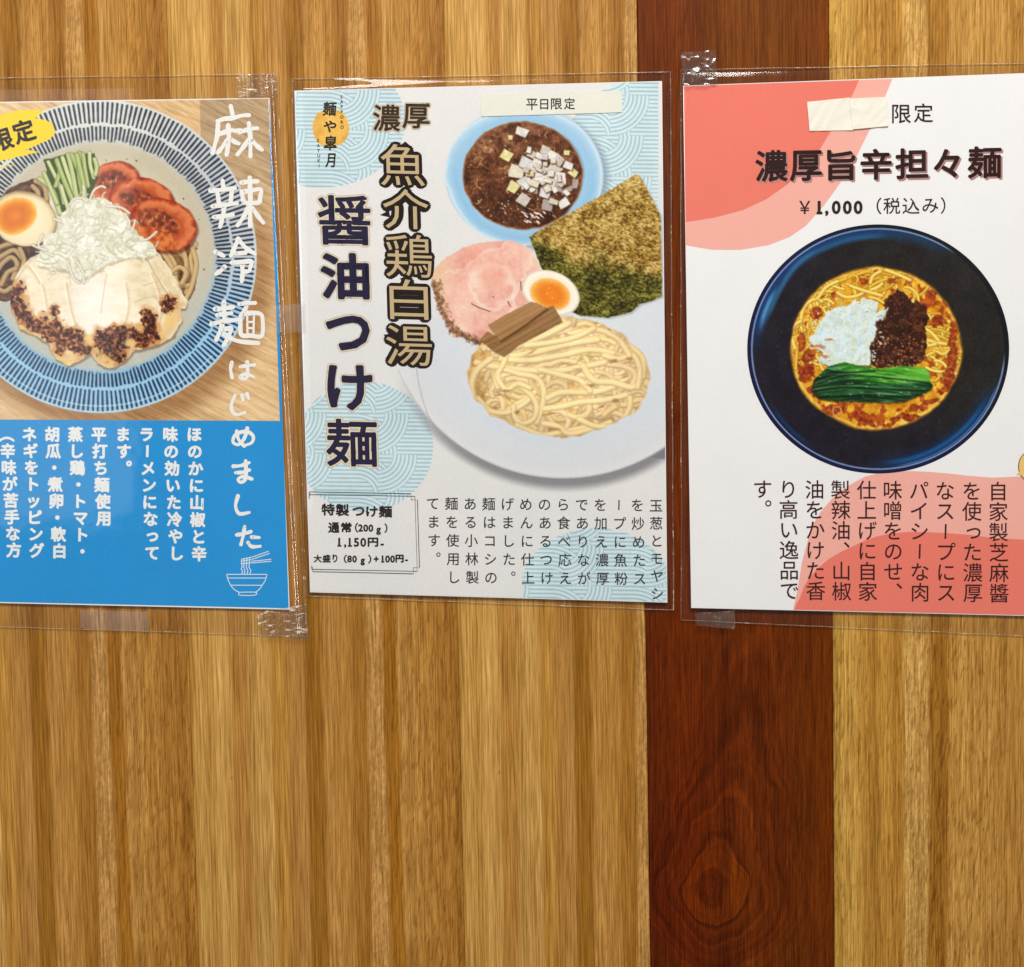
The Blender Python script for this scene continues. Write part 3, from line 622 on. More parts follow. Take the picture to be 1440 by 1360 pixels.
    # scorched and sauced edges
    blots = [(24, 408, 9, 12), (18, 420, 8, 16), (26, 432, 11, 14), (34, 448, 12, 10), (48, 456, 14, 8), (62, 462, 12, 9), (78, 458, 9, 9), (76, 438, 6, 7), (80, 470, 14, 9), (92, 478, 16, 11), (104, 470, 12, 9), (112, 486, 11, 12), (120, 492, 8, 9),
             (84, 492, 8, 8), (138, 468, 6, 6), (144, 478, 12, 10), (158, 474, 15, 13), (152, 492, 18, 13), (172, 466, 14, 9), (170, 482, 16, 12), (166, 500, 14, 10), (186, 470, 12, 10), (206, 440, 6, 8), (210, 452, 8, 14), (214, 470, 11, 14), (206, 482, 14, 7), (196, 476, 12, 8), (238, 424, 13, 7), (236, 434, 8, 7), (60, 448, 5, 5)]
    cl = np.zeros(X.shape); s2, m2 = c.poly(ch, 2.4, 9, 4, False, 1); cl[s2] = m2
    for k, (x, y, a, b) in enumerate(blots):
        sl, mk, d, u, v = c.ell(x, y, a*1.35, b*1.35, rs.uniform(-.5, .5), 6, 7, 8, k); c.put(sl, mk*cl[sl], (204, 140, 74), .6)
    for k, (x, y, a, b) in enumerate(blots):
        sl, mk, d, u, v = c.ell(x, y, a, b, rs.uniform(-.5, .5), 1.8, 8, 6, k+40)
        c.put(sl, mk*np.maximum(cl[sl], .3*(m2.max() > 2)), c.ramp(fbm(X[sl], Y[sl], 3.6, 50+k), [(.25, (40, 18, 20)), (.5, (84, 40, 28)), (.62, (138, 78, 46)), (.8, (214, 168, 120))]), .93)
    for q in ([(146, 500), (158, 510), (150, 514)], [(136, 490), (140, 500), (148, 506)], [(82, 502), (94, 512)]):
        c.line(q, 5, (226, 196, 124), .8)
    for (x, y, a, b) in ((183, 482, 8, 6), (125, 478, 7, 9), (100, 503, 5, 8), (31, 462, 7, 5), (240, 450, 9, 13), (228, 470, 5, 5)):
        sl, mk, d, u, v = c.ell(x, y, a, b, .3, 3, 2, 6, int(x)); c.put(sl, mk*cl[sl], (232, 200, 132), .8)
    for k in range(170):
        x, y, a, b = blots[rs.randint(len(blots))]; x += rs.normal(0, a*.5); y += rs.normal(0, b*.5)
        j, i = int((y-c.y0)*2), int((x-c.x0)*2)
        if c.id[j, i] != 6: continue
        c.line([(x, y), (x+rs.uniform(-1.5, 1.5), y+rs.uniform(-1, 1))], rs.uniform(.6, 1.7), [(214, 180, 150), (166, 104, 70), (30, 12, 14)][k % 3], .75)
    # pale shredded leek heap
    heap = [(50, 372), (58, 350), (62, 336), (84, 322), (88, 300), (100, 284), (112, 276), (128, 282), (140, 276), (156, 284), (164, 296), (178, 300), (184, 318), (194, 330), (214, 342), (222, 356), (205, 362), (180, 362), (150, 372), (128, 388), (110, 394), (96, 380), (74, 380)]
    sl, m = c.poly([(x+2, y+3) for x, y in heap], 3, 8, 21, False, 6); c.put(sl, m, (150, 130, 96), .45)
    sl, m = c.poly(heap, 3, 7, 21, False, 2)
    c.put(sl, m, c.ramp(fbm(X[sl], Y[sl], 12, 23)*.6+fbm(X[sl], Y[sl], 2.5, 24)*.4, [(.3, (214, 212, 190)), (.5, (230, 231, 217)), (.7, (242, 243, 234))]), 1, 7)
    hp = np.zeros(X.shape); hp[sl] = m
    for k in range(330):
        x, y = rs.uniform(50, 222), rs.uniform(278, 392); j, i = int((y-c.y0)*2), int((x-c.x0)*2)
        if hp[j, i] < .5: continue
        t = rs.uniform(0, 6.28); cu = rs.normal(0, .5); q = [(x, y)]
        for _ in range(rs.randint(2, 5)):
            x += 5*math.cos(t); y += 5*math.sin(t); t += cu; q.append((x, y))
        c.noodle(q, rs.uniform(.9, 2), [(226, 225, 208), (214, 212, 188), (238, 237, 226), (204, 204, 172)][k % 4], (176, 166, 128), None, None, .05, .16, 3)
    for q in ([(126, 282), (132, 268), (142, 262), (148, 264)], [(98, 288), (104, 280), (116, 279), (122, 284)], [(150, 290), (170, 292), (182, 300)], [(186, 326), (190, 310)], [(196, 338), (208, 336), (220, 326)], [(86, 312), (76, 308)], [(46, 345), (60, 352), (74, 360)], [(96, 372), (104, 392), (112, 398)], [(108, 368), (116, 382), (118, 398)], [(60, 330), (54, 346), (66, 352)], [(176, 302), (182, 312), (180, 322)]):
        c.noodle(q, 3, (230, 228, 214), (140, 120, 84), 7, None, .05, .5)
    # yellow flash
    ye = [(-128, 262), (-128, 172), (-40, 166), (0, 162), (22, 156), (54, 154), (60, 158), (50, 166), (64, 169), (75, 175), (74, 181), (79, 186), (70, 196), (48, 206), (36, 211), (57, 214), (32, 219), (0, 227), (-30, 234)]
    sl, m = c.poly(ye, 1.6, 5, 8); c.put(sl, m, (240, 208, 40), 1, 8)
    for q in ([(0, 236), (12, 233), (18, 233)], [(56, 158), (64, 154)]): c.line(q, 1.6, (240, 208, 40), .9)
    c.img = np.clip((c.img-140)*1.1+142, 0, 255)
    c.grain(7, 1.3, 5)
    return c

def paint_spicy_bowl():
    c = Canvas(1046, 311, 1424, 671, 2, (222, 224, 226))
    A = (slice(None), slice(None)); X, Y = c.X, c.Y
    cx, cy, rx, ry = 1235, 490.8, 184, 175
    u = (X-cx)/rx; v = (Y-cy)/ry; d = np.hypot(u, v); th = np.degrees(np.arctan2(v, u))
    n = fbm(X, Y, 16, 3); n1 = fbm(X, Y, 2.2, 4)
    warm = sst(-.5, .7, u-v*.6)
    c.img[:] = (np.array((33, 28, 40))*(1-warm[..., None])+np.array((40, 36, 34))*warm[..., None])+((n-.5)*16+(n1-.5)*14)[..., None]
    c.id[:] = 1
    def arc(a0, a1, soft=14):
        m = (a0+a1)/2; w = (a1-a0)/2; dl = np.abs((th-m+180) % 360-180); return sst(w+soft, w-soft, dl)
    # blue glaze sheen, printed in the picture
    b = arc(-175, -80)*sst(.86, .93, d)*sst(1.0, .95, d); c.put(A, b*.8, (22, 66, 118))
    b = arc(-165, -120, 8)*sst(.035, 0, np.abs(d-.90+.02*np.sin(th/9))); c.put(A, b*.6, (62, 132, 178))
    b = arc(-120, -88, 8)*sst(.04, 0, np.abs(d-.905)); c.put(A, b*.6, (44, 108, 158))
    b = arc(-168, -150, 6)*sst(.03, 0, np.abs(d-.915)); c.put(A, b*.8, (92, 158, 214))
    b = arc(-85, -58, 8)*sst(.84, .95, d); c.put(A, b*.55, (28, 74, 118))
    b = arc(22, 88)*sst(.80, .95, d); c.put(A, b*.75, (14, 58, 108))
    b = arc(30, 84, 10)*sst(.03, 0, np.abs(d-.915)); c.put(A, b*.75, (26, 100, 158))
    b = arc(125, 150, 8)*sst(.03, 0, np.abs(d-.93)); c.put(A, b*.7, (16, 64, 116))
    rimc = c.ramp(sst(-180, -60, th)*0+warm, [(0, (18, 24, 66)), (.6, (18, 26, 58)), (1, (16, 22, 30))])
    c.put(A, sst(.958, .968, d), rimc, .9)
    b = (1-arc(-55, 5, 6)*1.0)*sst(.0085, .003, np.abs(d-.966)); c.put(A, b*.9, (136, 160, 206))
    b = arc(20, 80, 5)*sst(.008, .003, np.abs(d-.95)); c.put(A, b*.7, (90, 130, 190))
    rs = np.random.RandomState(8)
    for k in range(160):
        a = rs.uniform(0, 6.28); r = rs.uniform(.68, .8)
        c.line([(cx+rx*r*math.cos(a), cy+ry*r*math.sin(a))]*2, rs.uniform(.5, 1.4), (132, 120, 98), .5, None, False)
    # soup
    sl, mk, d2, u2, v2 = c.ell(1232, 490.5, 121.5, 115.5, 0, 2.5, 2.5, 22, 6); c.put(sl, mk, (128, 96, 34), .9)
    sl, mk, d2, u2, v2 = c.ell(1232, 490.5, 119.5, 113.5, 0, 1.5, 2.5, 22, 6)
    x, y = X[sl], Y[sl]
    f = fbm(x, y, 22, 13)*.5+fbm(x, y, 6, 14)*.5
    c.put(sl, mk, c.ramp(f, [(.28, (190, 124, 24)), (.48, (216, 160, 36)), (.62, (228, 184, 64)), (.8, (240, 212, 110))]), 1, 2)
    sp = np.zeros(X.shape); sp[sl] = mk
    oil = sst(.575, .63, fbm(x, y*.9, 11, 15, 4)+.11*(d2-.62)+.05*u2); c.put(sl, oil*mk*(d2 > .3)*(d2 < .985), c.ramp(fbm(x, y, 4, 17), [(.3, (120, 36, 12)), (.7, (176, 74, 24))]), .75)
    c.put(sl, mk*sst(.02, .005, np.abs(d2-.975))*.5, (226, 206, 140))
    ns = []
    for k in range(120):
        zone = k % 3
        if zone == 0: px, py = rs.uniform(1135, 1290), rs.uniform(388, 424)
        elif zone == 1: px, py = rs.uniform(1118, 1165), rs.uniform(415, 500)
        else: px, py = rs.uniform(1290, 1335), rs.uniform(440, 530)
        t = rs.uniform(-.7, .7)+(1.6 if zone == 1 else 0); cu = rs.normal(0, .45); q = [(px, py)]
        for _ in range(rs.randint(3, 7)):
            px += 6.5*math.cos(t); py += 6.5*math.sin(t); t += cu; q.append((px, py))
        ns.append(q)
    for k, q in enumerate(ns):
        c.noodle(q, rs.uniform(2.8, 4.4), [(238, 208, 92), (226, 190, 72), (244, 222, 118), (214, 172, 56)][k % 4], (140, 84, 26), 3, sp, .14, .6)
    for q in ([(1126, 455), (1128, 440), (1134, 428), (1146, 421), (1156, 424)], [(1115, 485), (1112, 470), (1117, 458), (1126, 452)], [(1118, 490), (1114, 474)], [(1178, 412), (1190, 418), (1206, 416), (1216, 410)], [(1150, 420), (1162, 404), (1178, 396)], [(1224, 398), (1228, 388), (1238, 382)], [(1246, 380), (1262, 386), (1280, 394)], [(1296, 460), (1310, 468), (1322, 482)], [(1303, 478), (1316, 482), (1330, 484)], [(1300, 488), (1316, 484)], [(1196, 402), (1212, 408), (1226, 412), (1240, 416)]):
        c.noodle(q, 4.6, (240, 212, 112), (140, 84, 26), 3, sp, .14, .6)
    red = [(1148, 440, 10, 9), (1128, 480, 7, 14), (1137, 500, 9, 12), (1135, 525, 9, 16), (1146, 548, 12, 8), (1172, 577, 24, 7), (1216, 590, 22, 5), (1258, 592, 20, 4), (1282, 588, 16, 6), (1306, 566, 14, 5), (1335, 530, 9, 14), (1340, 500, 6, 16), (1318, 452, 14, 8), (1294, 434, 12, 6), (1340, 470, 6, 20), (1311, 410, 6, 5), (1216, 396, 5, 5), (1172, 416, 5, 6), (1255, 395, 8, 2.5), (1330, 548, 12, 6), (1295, 574, 9, 4), (1126, 520, 5, 8), (1334, 424, 7, 8)]
    for k, (x, y, a, b) in enumerate(red):
        sl, mk, dd, uu, vv = c.ell(x, y, a, b, rs.uniform(-.6, .6), 1.6, 5, 7, k+3)
        c.put(sl, mk*sp[sl], c.ramp(fbm(X[sl], Y[sl], 3.5, k), [(.3, (104, 28, 12)), (.6, (152, 58, 20)), (.85, (204, 112, 40))]), .8)
    sl, mk, dd, uu, vv = c.ell(1177, 578, 7, 7.5, 0, 1, 1, 5, 1); c.put(sl, mk*(dd > .68), (208, 140, 96), .9)
    # minced meat
    meat = [(1240, 440), (1248, 416), (1262, 408), (1272, 414), (1284, 424), (1300, 430), (1306, 446), (1300, 460), (1304, 480), (1300, 500), (1296, 512), (1270, 518), (1240, 516), (1222, 512), (1220, 496), (1226, 470), (1230, 452)]
    sl, m = c.poly(meat, 4, 6, 31, False, 1)
    c.put(sl, m, c.ramp(fbm(X[sl], Y[sl], 7, 32), [(.3, (58, 30, 20)), (.7, (104, 60, 38))]), 1, 4)
    mm = np.zeros(X.shape); mm[sl] = m
    for k in range(420):
        x, y = rs.uniform(1218, 1308), rs.uniform(408, 520); j, i = int((y-c.y0)*2), int((x-c.x0)*2)
        if mm[j, i] < .5: continue
        s_ = rs.uniform(1.6, 4); t = rs.uniform(0, 3.14)
        lo = y > 475
        c.noodle([(x, y), (x+2*math.cos(t), y+2*math.sin(t))], s_, [(74, 38, 24), (110, 62, 38), (58, 30, 22), (150, 92, 52) if lo else (92, 52, 34)][k % 4], (30, 14, 10), None, None, .2, .7, 2)
    for k in range(50):
        x, y = rs.uniform(1226, 1300), rs.uniform(470, 516); j, i = int((y-c.y0)*2), int((x-c.x0)*2)
        if mm[j, i] < .5: continue
        c.line([(x, y), (x+rs.uniform(-2, 2), y+1)], rs.uniform(.8, 1.8), (206, 150, 100), .8)
    # chopped onion
    on = [(1137, 480), (1143, 468), (1154, 458), (1160, 440), (1178, 432), (1198, 428), (1202, 422), (1210, 424), (1216, 420), (1226, 422), (1236, 426), (1233, 440), (1240, 436), (1250, 432), (1244, 444), (1230, 454), (1234, 464), (1228, 478), (1222, 488), (1225, 505), (1222, 514), (1206, 514), (1192, 512), (1176, 518), (1160, 512), (1150, 504), (1158, 496), (1150, 490)]
    sl, m = c.poly([(x+1, y+2) for x, y in on], 2.5, 5, 41, False, 4); c.put(sl, m, (96, 60, 36), .6)
    sl, m = c.poly(on, 3, 5, 41, False, 1)
    x, y = X[sl], Y[sl]
    bl = sst(0, 80, (x-1150)+(y-440)*.4)
    c.put(sl, m, c.ramp(fbm(x, y, 8, 42)*.7+fbm(x, y, 2.6, 43)*.3, [(.3, (196, 206, 190)), (.5, (206, 222, 218)), (.7, (208, 226, 236))]), 1, 5)
    om = np.zeros(X.shape); om[sl] = m
    for k in range(150):
        x, y = rs.uniform(1138, 1246), rs.uniform(422, 516); j, i = int((y-c.y0)*2), int((x-c.x0)*2)
        if om[j, i] < .5: continue
        a = rs.uniform(1.8, 4.5); b = rs.uniform(1.4, 3); t = rs.uniform(0, 3)
        q = [(x+p*a*math.cos(t)-r*b*math.sin(t), y+p*a*math.sin(t)+r*b*math.cos(t)) for p, r in ((-1, -1), (1, -1), (1, 1), (-1, 1))]
        s3, m3 = c.poly([(p+.8, r+1) for p, r in q]); c.put(s3, m3, (150, 160, 140), .30)
        s3, m3 = c.poly(q); c.put(s3, m3, [(220, 232, 236), (206, 220, 222), (196, 216, 234), (216, 224, 200)][k % 4], .75)
    for (x, y, a, b) in ((1152, 487, 10, 2), (1146, 494, 7, 3), (1158, 501, 8, 2), (1166, 478, 6, 2)):
        sl, mk, dd, uu, vv = c.ell(x, y, a, b, .15, 1.6, 3, 5, int(x)); c.put(sl, mk, (186, 104, 48), .75)
    for k in range(70):      # loose bits of onion round the heap
        a = rs.uniform(0, 6.28); x = 1190+rs.uniform(44, 60)*math.cos(a); y = 470+rs.uniform(42, 54)*math.sin(a)
        if y > 508 or x > 1250: continue
        q = [(x+rs.uniform(-3, 3), y+rs.uniform(-3, 3)) for _ in range(4)]
        if abs((q[0][0]-q[2][0])*(q[1][1]-q[3][1])-(q[0][1]-q[2][1])*(q[1][0]-q[3][0])) < 4: continue
        s3, m3 = c.poly([(p+1, r+1.2) for p, r in q]); c.put(s3, m3, (110, 70, 36), .5)
        s3, m3 = c.poly(q); c.put(s3, m3, [(214, 226, 222), (226, 232, 220), (200, 214, 206)][k % 3], .9)
    # greens
    gr = [(1140, 548), (1144, 536), (1152, 527), (1164, 516), (1178, 511), (1190, 509), (1204, 514), (1220, 515), (1240, 519), (1268, 515), (1300, 517), (1307, 524), (1308, 537), (1312, 543), (1310, 548), (1300, 554), (1284, 560), (1270, 566), (1262, 566), (1230, 566), (1200, 565), (1170, 564), (1150, 560)]
    sl, m = c.poly([(x, y+2) for x, y in gr], 1.5, 6, 51, False, 4); c.put(sl, m, (70, 34, 12), .6)
    sl, m = c.poly(gr, 1.5, 6, 51, False, 1)
    x, y = X[sl], Y[sl]
    cen = 540-8*np.cos((x-1215)/42)
    f = fbm(x*.10, (y-cen)*1.0, 2.4, 52, 3)
    dk = c.ramp(f, [(.25, (10, 34, 18)), (.5, (20, 66, 34)), (.75, (52, 112, 66)), (.95, (120, 160, 120))])
    br = c.ramp(f, [(.25, (30, 96, 20)), (.5, (66, 146, 38)), (.8, (126, 196, 78))])
    up = sst(542, 534, y+(fbm(x, y, 14, 53)-.5)*6)*sst(1180, 1235, x+ (534-y)*1.2)
    up = up[..., None]
    c.put(sl, m, dk*(1-up)+br*up, 1, 6)
    c.put(sl, m*sst(1255, 1295, x)*sst(540, 534, y)*.7, (112, 190, 66))
    c.put(sl, m*sst(1160, 1140, x)*.5, (60, 26, 16))
    for k in range(26):
        y0 = rs.uniform(518, 562); x0 = rs.uniform(1150, 1260); L = rs.uniform(20, 60)
        q = [(x0+L*t, y0-4*math.cos((x0+L*t-1215)/42)) for t in (0, .33, .66, 1)]
        s3, dd, S = c.dist(q, 2); c.put(s3, np.clip(.6-dd, 0, 1)*(c.id[s3] == 6), [(128, 186, 120), (8, 32, 14)][k % 2], .7)
    for q in ([(1150, 540), (1190, 528), (1240, 531), (1306, 538)], [(1146, 550), (1190, 545), (1250, 548), (1300, 550)], [(1160, 520), (1185, 524), (1230, 522)], [(1170, 558), (1220, 556), (1280, 558)]):
        s3, dd, S3 = c.dist(q, 3); c.put(s3, sst(2.4, .2, dd)*(c.id[s3] == 6), (6, 24, 12), .6); c.put(s3, sst(1.6, .2, np.abs(S3+2.4))*(dd < 4)*(c.id[s3] == 6), (120, 184, 110), .35)
    for k in range(60):
        x, y = rs.uniform(1150, 1300), rs.uniform(518, 560)
        c.line([(x, y), (x+rs.uniform(1, 4), y)], rs.uniform(.5, 1.1), (196, 222, 190), .5*(k % 2)+.2, None, False) if c.id[int((y-c.y0)*2), int((x-c.x0)*2)] == 6 else None
    c.img = np.clip((c.img-96)*1.13+94, 0, 255)
    c.grain(9, 1.2, 5)
    return c
# ================================================================ the wall and its boards
def bevel_board(name, x0, x1, z0, z1, front, back, mat, parent, b=.0006):
    yf, yb = -front, -back
    V = [(x0, yb, z0), (x1, yb, z0), (x1, yb, z1), (x0, yb, z1),
         (x0, yf+b, z0), (x1, yf+b, z0), (x1, yf+b, z1), (x0, yf+b, z1),
         (x0+b, yf, z0), (x1-b, yf, z0), (x1-b, yf, z1), (x0+b, yf, z1)]
    Fc = [(0, 4, 7, 3), (1, 2, 6, 5), (0, 1, 5, 4), (3, 7, 6, 2), (4, 8, 11, 7), (5, 6, 10, 9), (4, 5, 9, 8), (7, 11, 10, 6), (8, 9, 10, 11)]
    return mesh(name, V, Fc, mat, parent)
GOLD = lambda pr: [(a, ((c[0]*.86+178*.14)*.97, (c[1]*.86+132*.14)*.94, (c[2]*.86+62*.14)*.86)) for a, c in pr]
joint_mat = mat_paper('dark_joint', (84, 54, 22), .8)
ZT, ZB = CZ+.62, CZ-.62
wall = mesh('wall', [(-.95, .03, ZB), (.95, .03, ZB), (.95, .03, ZT), (-.95, .03, ZT), (-.95, .012, ZB), (.95, .012, ZB), (.95, .012, ZT), (-.95, .012, ZT)],
            [(0, 3, 2, 1), (4, 5, 6, 7), (0, 1, 5, 4), (3, 7, 6, 2), (0, 4, 7, 3), (1, 2, 6, 5)], joint_mat)
tag(wall, 'wooden wall of upright golden boards with one dark red-brown board', kind='structure')
def seam(a, b):   # photo x at the top and the bottom of the picture -> x on the wall
    return float((P(a, 0, 0)[0]+P(b, 1360, 0)[0])/2)
sx = [seam(-470, -415), seam(-160, -107), seam(233, 281), seam(624, 653), seam(893.5, 917), seam(1165, 1175), seam(1532, 1530), seam(1910, 1895)]
L1 = [(0, (176, 134, 62)), (.08, (188, 146, 76)), (.13, (160, 116, 46)), (.2, (182, 140, 72)), (.27, (190, 148, 80)), (.33, (158, 112, 46)), (.42, (178, 132, 66)), (.5, (170, 124, 58)), (.6, (186, 142, 80)), (.66, (160, 110, 38)), (.72, (180, 134, 66)), (.8, (168, 120, 58)), (.9, (160, 112, 48)), (1, (150, 104, 40))]
L2 = [(0, (194, 150, 78)), (.06, (188, 144, 70)), (.18, (206, 164, 96)), (.3, (200, 156, 84)), (.37, (176, 128, 62)), (.43, (180, 134, 66)), (.46, (200, 156, 84)), (.56, (194, 148, 78)), (.6, (166, 118, 46)), (.66, (182, 134, 66)), (.73, (166, 116, 40)), (.75, (176, 128, 58)), (.83, (170, 120, 58)), (.86, (186, 142, 84)), (.92, (180, 134, 74)), (1, (160, 110, 46))]
L3 = [(0, (176, 132, 60)), (.14, (186, 142, 72)), (.17, (198, 156, 86)), (.27, (200, 160, 90)), (.29, (172, 126, 56)), (.38, (170, 122, 52)), (.44, (200, 156, 84)), (.54, (196, 150, 78)), (.6, (176, 128, 48)), (.68, (186, 138, 66)), (.78, (166, 118, 44)), (.82, (190, 146, 78)), (.92, (196, 150, 80)), (1, (172, 122, 46))]
LM = [(0, (176, 128, 56)), (.1, (162, 114, 44)), (.22, (164, 116, 50)), (.36, (182, 138, 76)), (.5, (178, 132, 66)), (.62, (168, 122, 58)), (.8, (176, 130, 66)), (.93, (164, 116, 52)), (1, (154, 106, 42))]
D1 = [(0, (88, 32, 3)), (.2, (100, 38, 3)), (.4, (92, 38, 4)), (.55, (106, 48, 7)), (.8, (96, 42, 4)), (1, (102, 43, 3))]
R1 = [(0, (196, 156, 78)), (.12, (200, 160, 84)), (.22, (180, 134, 60)), (.47, (178, 130, 56)), (.49, (196, 156, 92)), (.63, (192, 152, 90)), (.65, (150, 104, 34)), (.76, (156, 108, 38)), (.79, (186, 142, 74)), (1, (180, 134, 66))]
R1 = [(a*.58, c) for a, c in R1[:-1]]+[(.6, (182, 138, 72)), (.72, (172, 126, 60)), (.85, (188, 146, 84)), (1, (178, 134, 68))]
FULL = GOLD([(0, (186, 142, 72)), (.02, (198, 156, 88)), (.07, (192, 148, 80)), (.10, (202, 160, 94)), (.145, (194, 150, 84)), (.155, (172, 124, 60)), (.2, (176, 128, 64)), (.215, (192, 150, 86)), (.29, (196, 154, 90)), (.305, (174, 126, 56)), (.335, (188, 140, 66)), (.365, (170, 122, 62)), (.42, (178, 132, 74)), (.435, (150, 102, 30)), (.485, (150, 102, 32)), (.50, (182, 134, 72)), (.59, (176, 128, 62)), (.61, (160, 110, 44)), (.655, (158, 108, 42)), (.665, (184, 140, 84)), (.715, (184, 140, 84)), (.73, (152, 98, 24)), (.77, (154, 102, 28)), (.785, (184, 138, 76)), (.85, (176, 128, 62)), (.93, (166, 116, 50)), (1, (160, 110, 44))])
kx, kz = float(P(1010, 1246, 0)[0]), float(P(1010, 1246, 0)[2])
kstops = [(0, (190, 160, 150)), (.12, (200, 178, 160)), (.20, (235, 222, 160)), (.285, (245, 236, 150)), (.31, (158, 126, 130)), (.34, (216, 194, 168)), (.375, (168, 140, 140)), (.41, (205, 180, 170)), (.45, (222, 196, 180)), (.465, (170, 140, 140)), (.54, (196, 166, 170)), (.585, (128, 92, 104)), (.615, (200, 164, 165)), (.70, (206, 176, 170)), (.755, (160, 125, 130)), (.79, (222, 196, 176)), (1, (212, 208, 208))]
L1, L2, L3, LM, R1 = map(GOLD, (L1, L2, L3, LM, R1))
profiles = [L3, L1, 'mid', L2, 'dark', R1, L1]
for k in range(7):
    a, b = sx[k]+(.00016 if k in (4, 5) else .00005), sx[k+1]-(.00016 if k in (3, 4) else .00005)
    pr = profiles[k]
    if pr == 'mid': m = mat_wood('golden_veneer', a, b, L2[:1]+L2[1:], 4.3, 1.0)
    elif pr == 'dark': m = mat_wood('dark_red_veneer', a, b, D1, 6.1, .8, [(kx, kz, .37, .78, kstops, .066)], True)
    else: m = mat_wood('golden_veneer', a, b, pr, 2.2+k*1.7, [1.1, 1.25, 1, .8, 1, 1.35, 1][k], fleck=[(.285, .365)] if k == 5 else None)
    if pr in ('mid',) or k in (0, 1, 3):      # the same veneer print comes back on every wide board
        bw = (sx[3]-sx[2]); a0 = a if k in (1, 2, 3) else b-bw
        m = mat_wood('golden_veneer', a0, a0+bw, FULL, 4.3, 1.2, fleck=[(.665, .715)], pore_ramp=[(0, .25), (.42, .3), (.52, .7), (.62, .45), (.76, .7), (.82, 1.0), (1, 1.0)],
                     dots=[(a0+bw*.145, float(P(330, 1094, 0)[2]), .0007)])
    o = bevel_board('board', a, b, ZB, ZT, -.0003 if k == 4 else 0.0, -.0115, m, wall, .0006 if k in (3, 4, 5) else .00022)
    if k == 4: o['label'] = 'dark red-brown board with a large knot low down'
# ================================================================ posters
M_white = mat_paper('white_paper', (238, 239, 242), .6, .05)
M_print = mat_paper('inkjet_print', None, .45, .05, 'Print')
M_film = mat_film('clear_sleeve_film', (.93, .912, .89), .004, .07, .12, 30, .9)
M_edge = mat_film('sealed_film_edge', (.86, .84, .80), .16, .2, .5, 300, 1.5, (240, 228, 200), .5, (120, 120, 120))
inks = {}
def ink(c, name='ink'):
    if c not in inks: inks[c] = mat_paper(name, c, .5, .13 if c[2] > 200 and c[0] < 60 else .06)
    return inks[c]
class Sheet:
    """a paper sheet with its own lie; maps photo positions to points on or above its face"""
    def __init__(s, quad, h0, amp, seed):
        s.q = [np.array(p, float) for p in quad]; s.h0, s.amp, s.seed = h0, amp, seed; s.lay = 0; s.grp = 0
    def h(s, px, py):
        px = np.asarray(px, float); py = np.asarray(py, float)
        return s.h0+s.amp*(np.sin(px/97+s.seed)*.5+np.sin(py/123+s.seed*2.1)*.6+np.sin((px+py)/71+s.seed)*.25)
    def uv(s, u, v):
        a, b, c, d = s.q
        u = np.asarray(u)[..., None]; v = np.asarray(v)[..., None]
        r = (a*(1-u)+b*u)*(1-v)+(d*(1-u)+c*u)*v
        return r[..., 0], r[..., 1]
    def pt(s, px, py, e=0.0): return P(px, py, s.h(px, py)+e)
def grid_faces(n, m):
    i = np.arange(n*m).reshape(m, n)
    return np.stack([i[:-1, :-1], i[1:, :-1], i[1:, 1:], i[:-1, 1:]], -1).reshape(-1, 4)
def thick_sheet(name, sh, quad, e, th, mat, parent, step=12, wrinkle=0.0):
    q = Sheet(quad, 0, 0, 0)
    n = max(3, int(np.hypot(*(q.q[1]-q.q[0]))/step)); m = max(3, int(np.hypot(*(q.q[3]-q.q[0]))/step))
    uu, vv = np.meshgrid(np.linspace(0, 1, n), np.linspace(0, 1, m))
    x, y = q.uv(uu, vv)
    A = sh.pt(x.ravel(), y.ravel(), e+wrinkle*(1.0-np.abs(fbm(x.ravel()+y.ravel()*.6, y.ravel()*.5, 17, 6, 2)-.5)*2)); B = A.copy(); B[:, 1] += th
    f = grid_faces(n, m); N = n*m
    rim = np.concatenate([np.arange(0, n), np.arange(2*n-1, N, n), np.arange(N-2, N-n-1, -1), np.arange(N-2*n, 0, -n)])
    r2 = np.roll(rim, -1)
    side = np.stack([rim, r2, r2+N, rim+N], -1)
    return mesh(name, np.concatenate([A, B]), np.concatenate([f, f[:, ::-1]+N, side]), mat, parent)
def printed(names, sh, x, y, cv, f, parent, e=.03*MM):
    cols, ids = cv.sample(x, y)
    V = sh.pt(x, y, e)
    fid = ids[f[:, 0]]
    for k, nm in enumerate(names):
        ff = f[fid == k]
        if not len(ff): continue
        used, inv = np.unique(ff, return_inverse=True)
        mesh(nm, V[used], inv.reshape(ff.shape), M_print, parent, np.clip(cols[used], 0, 255))
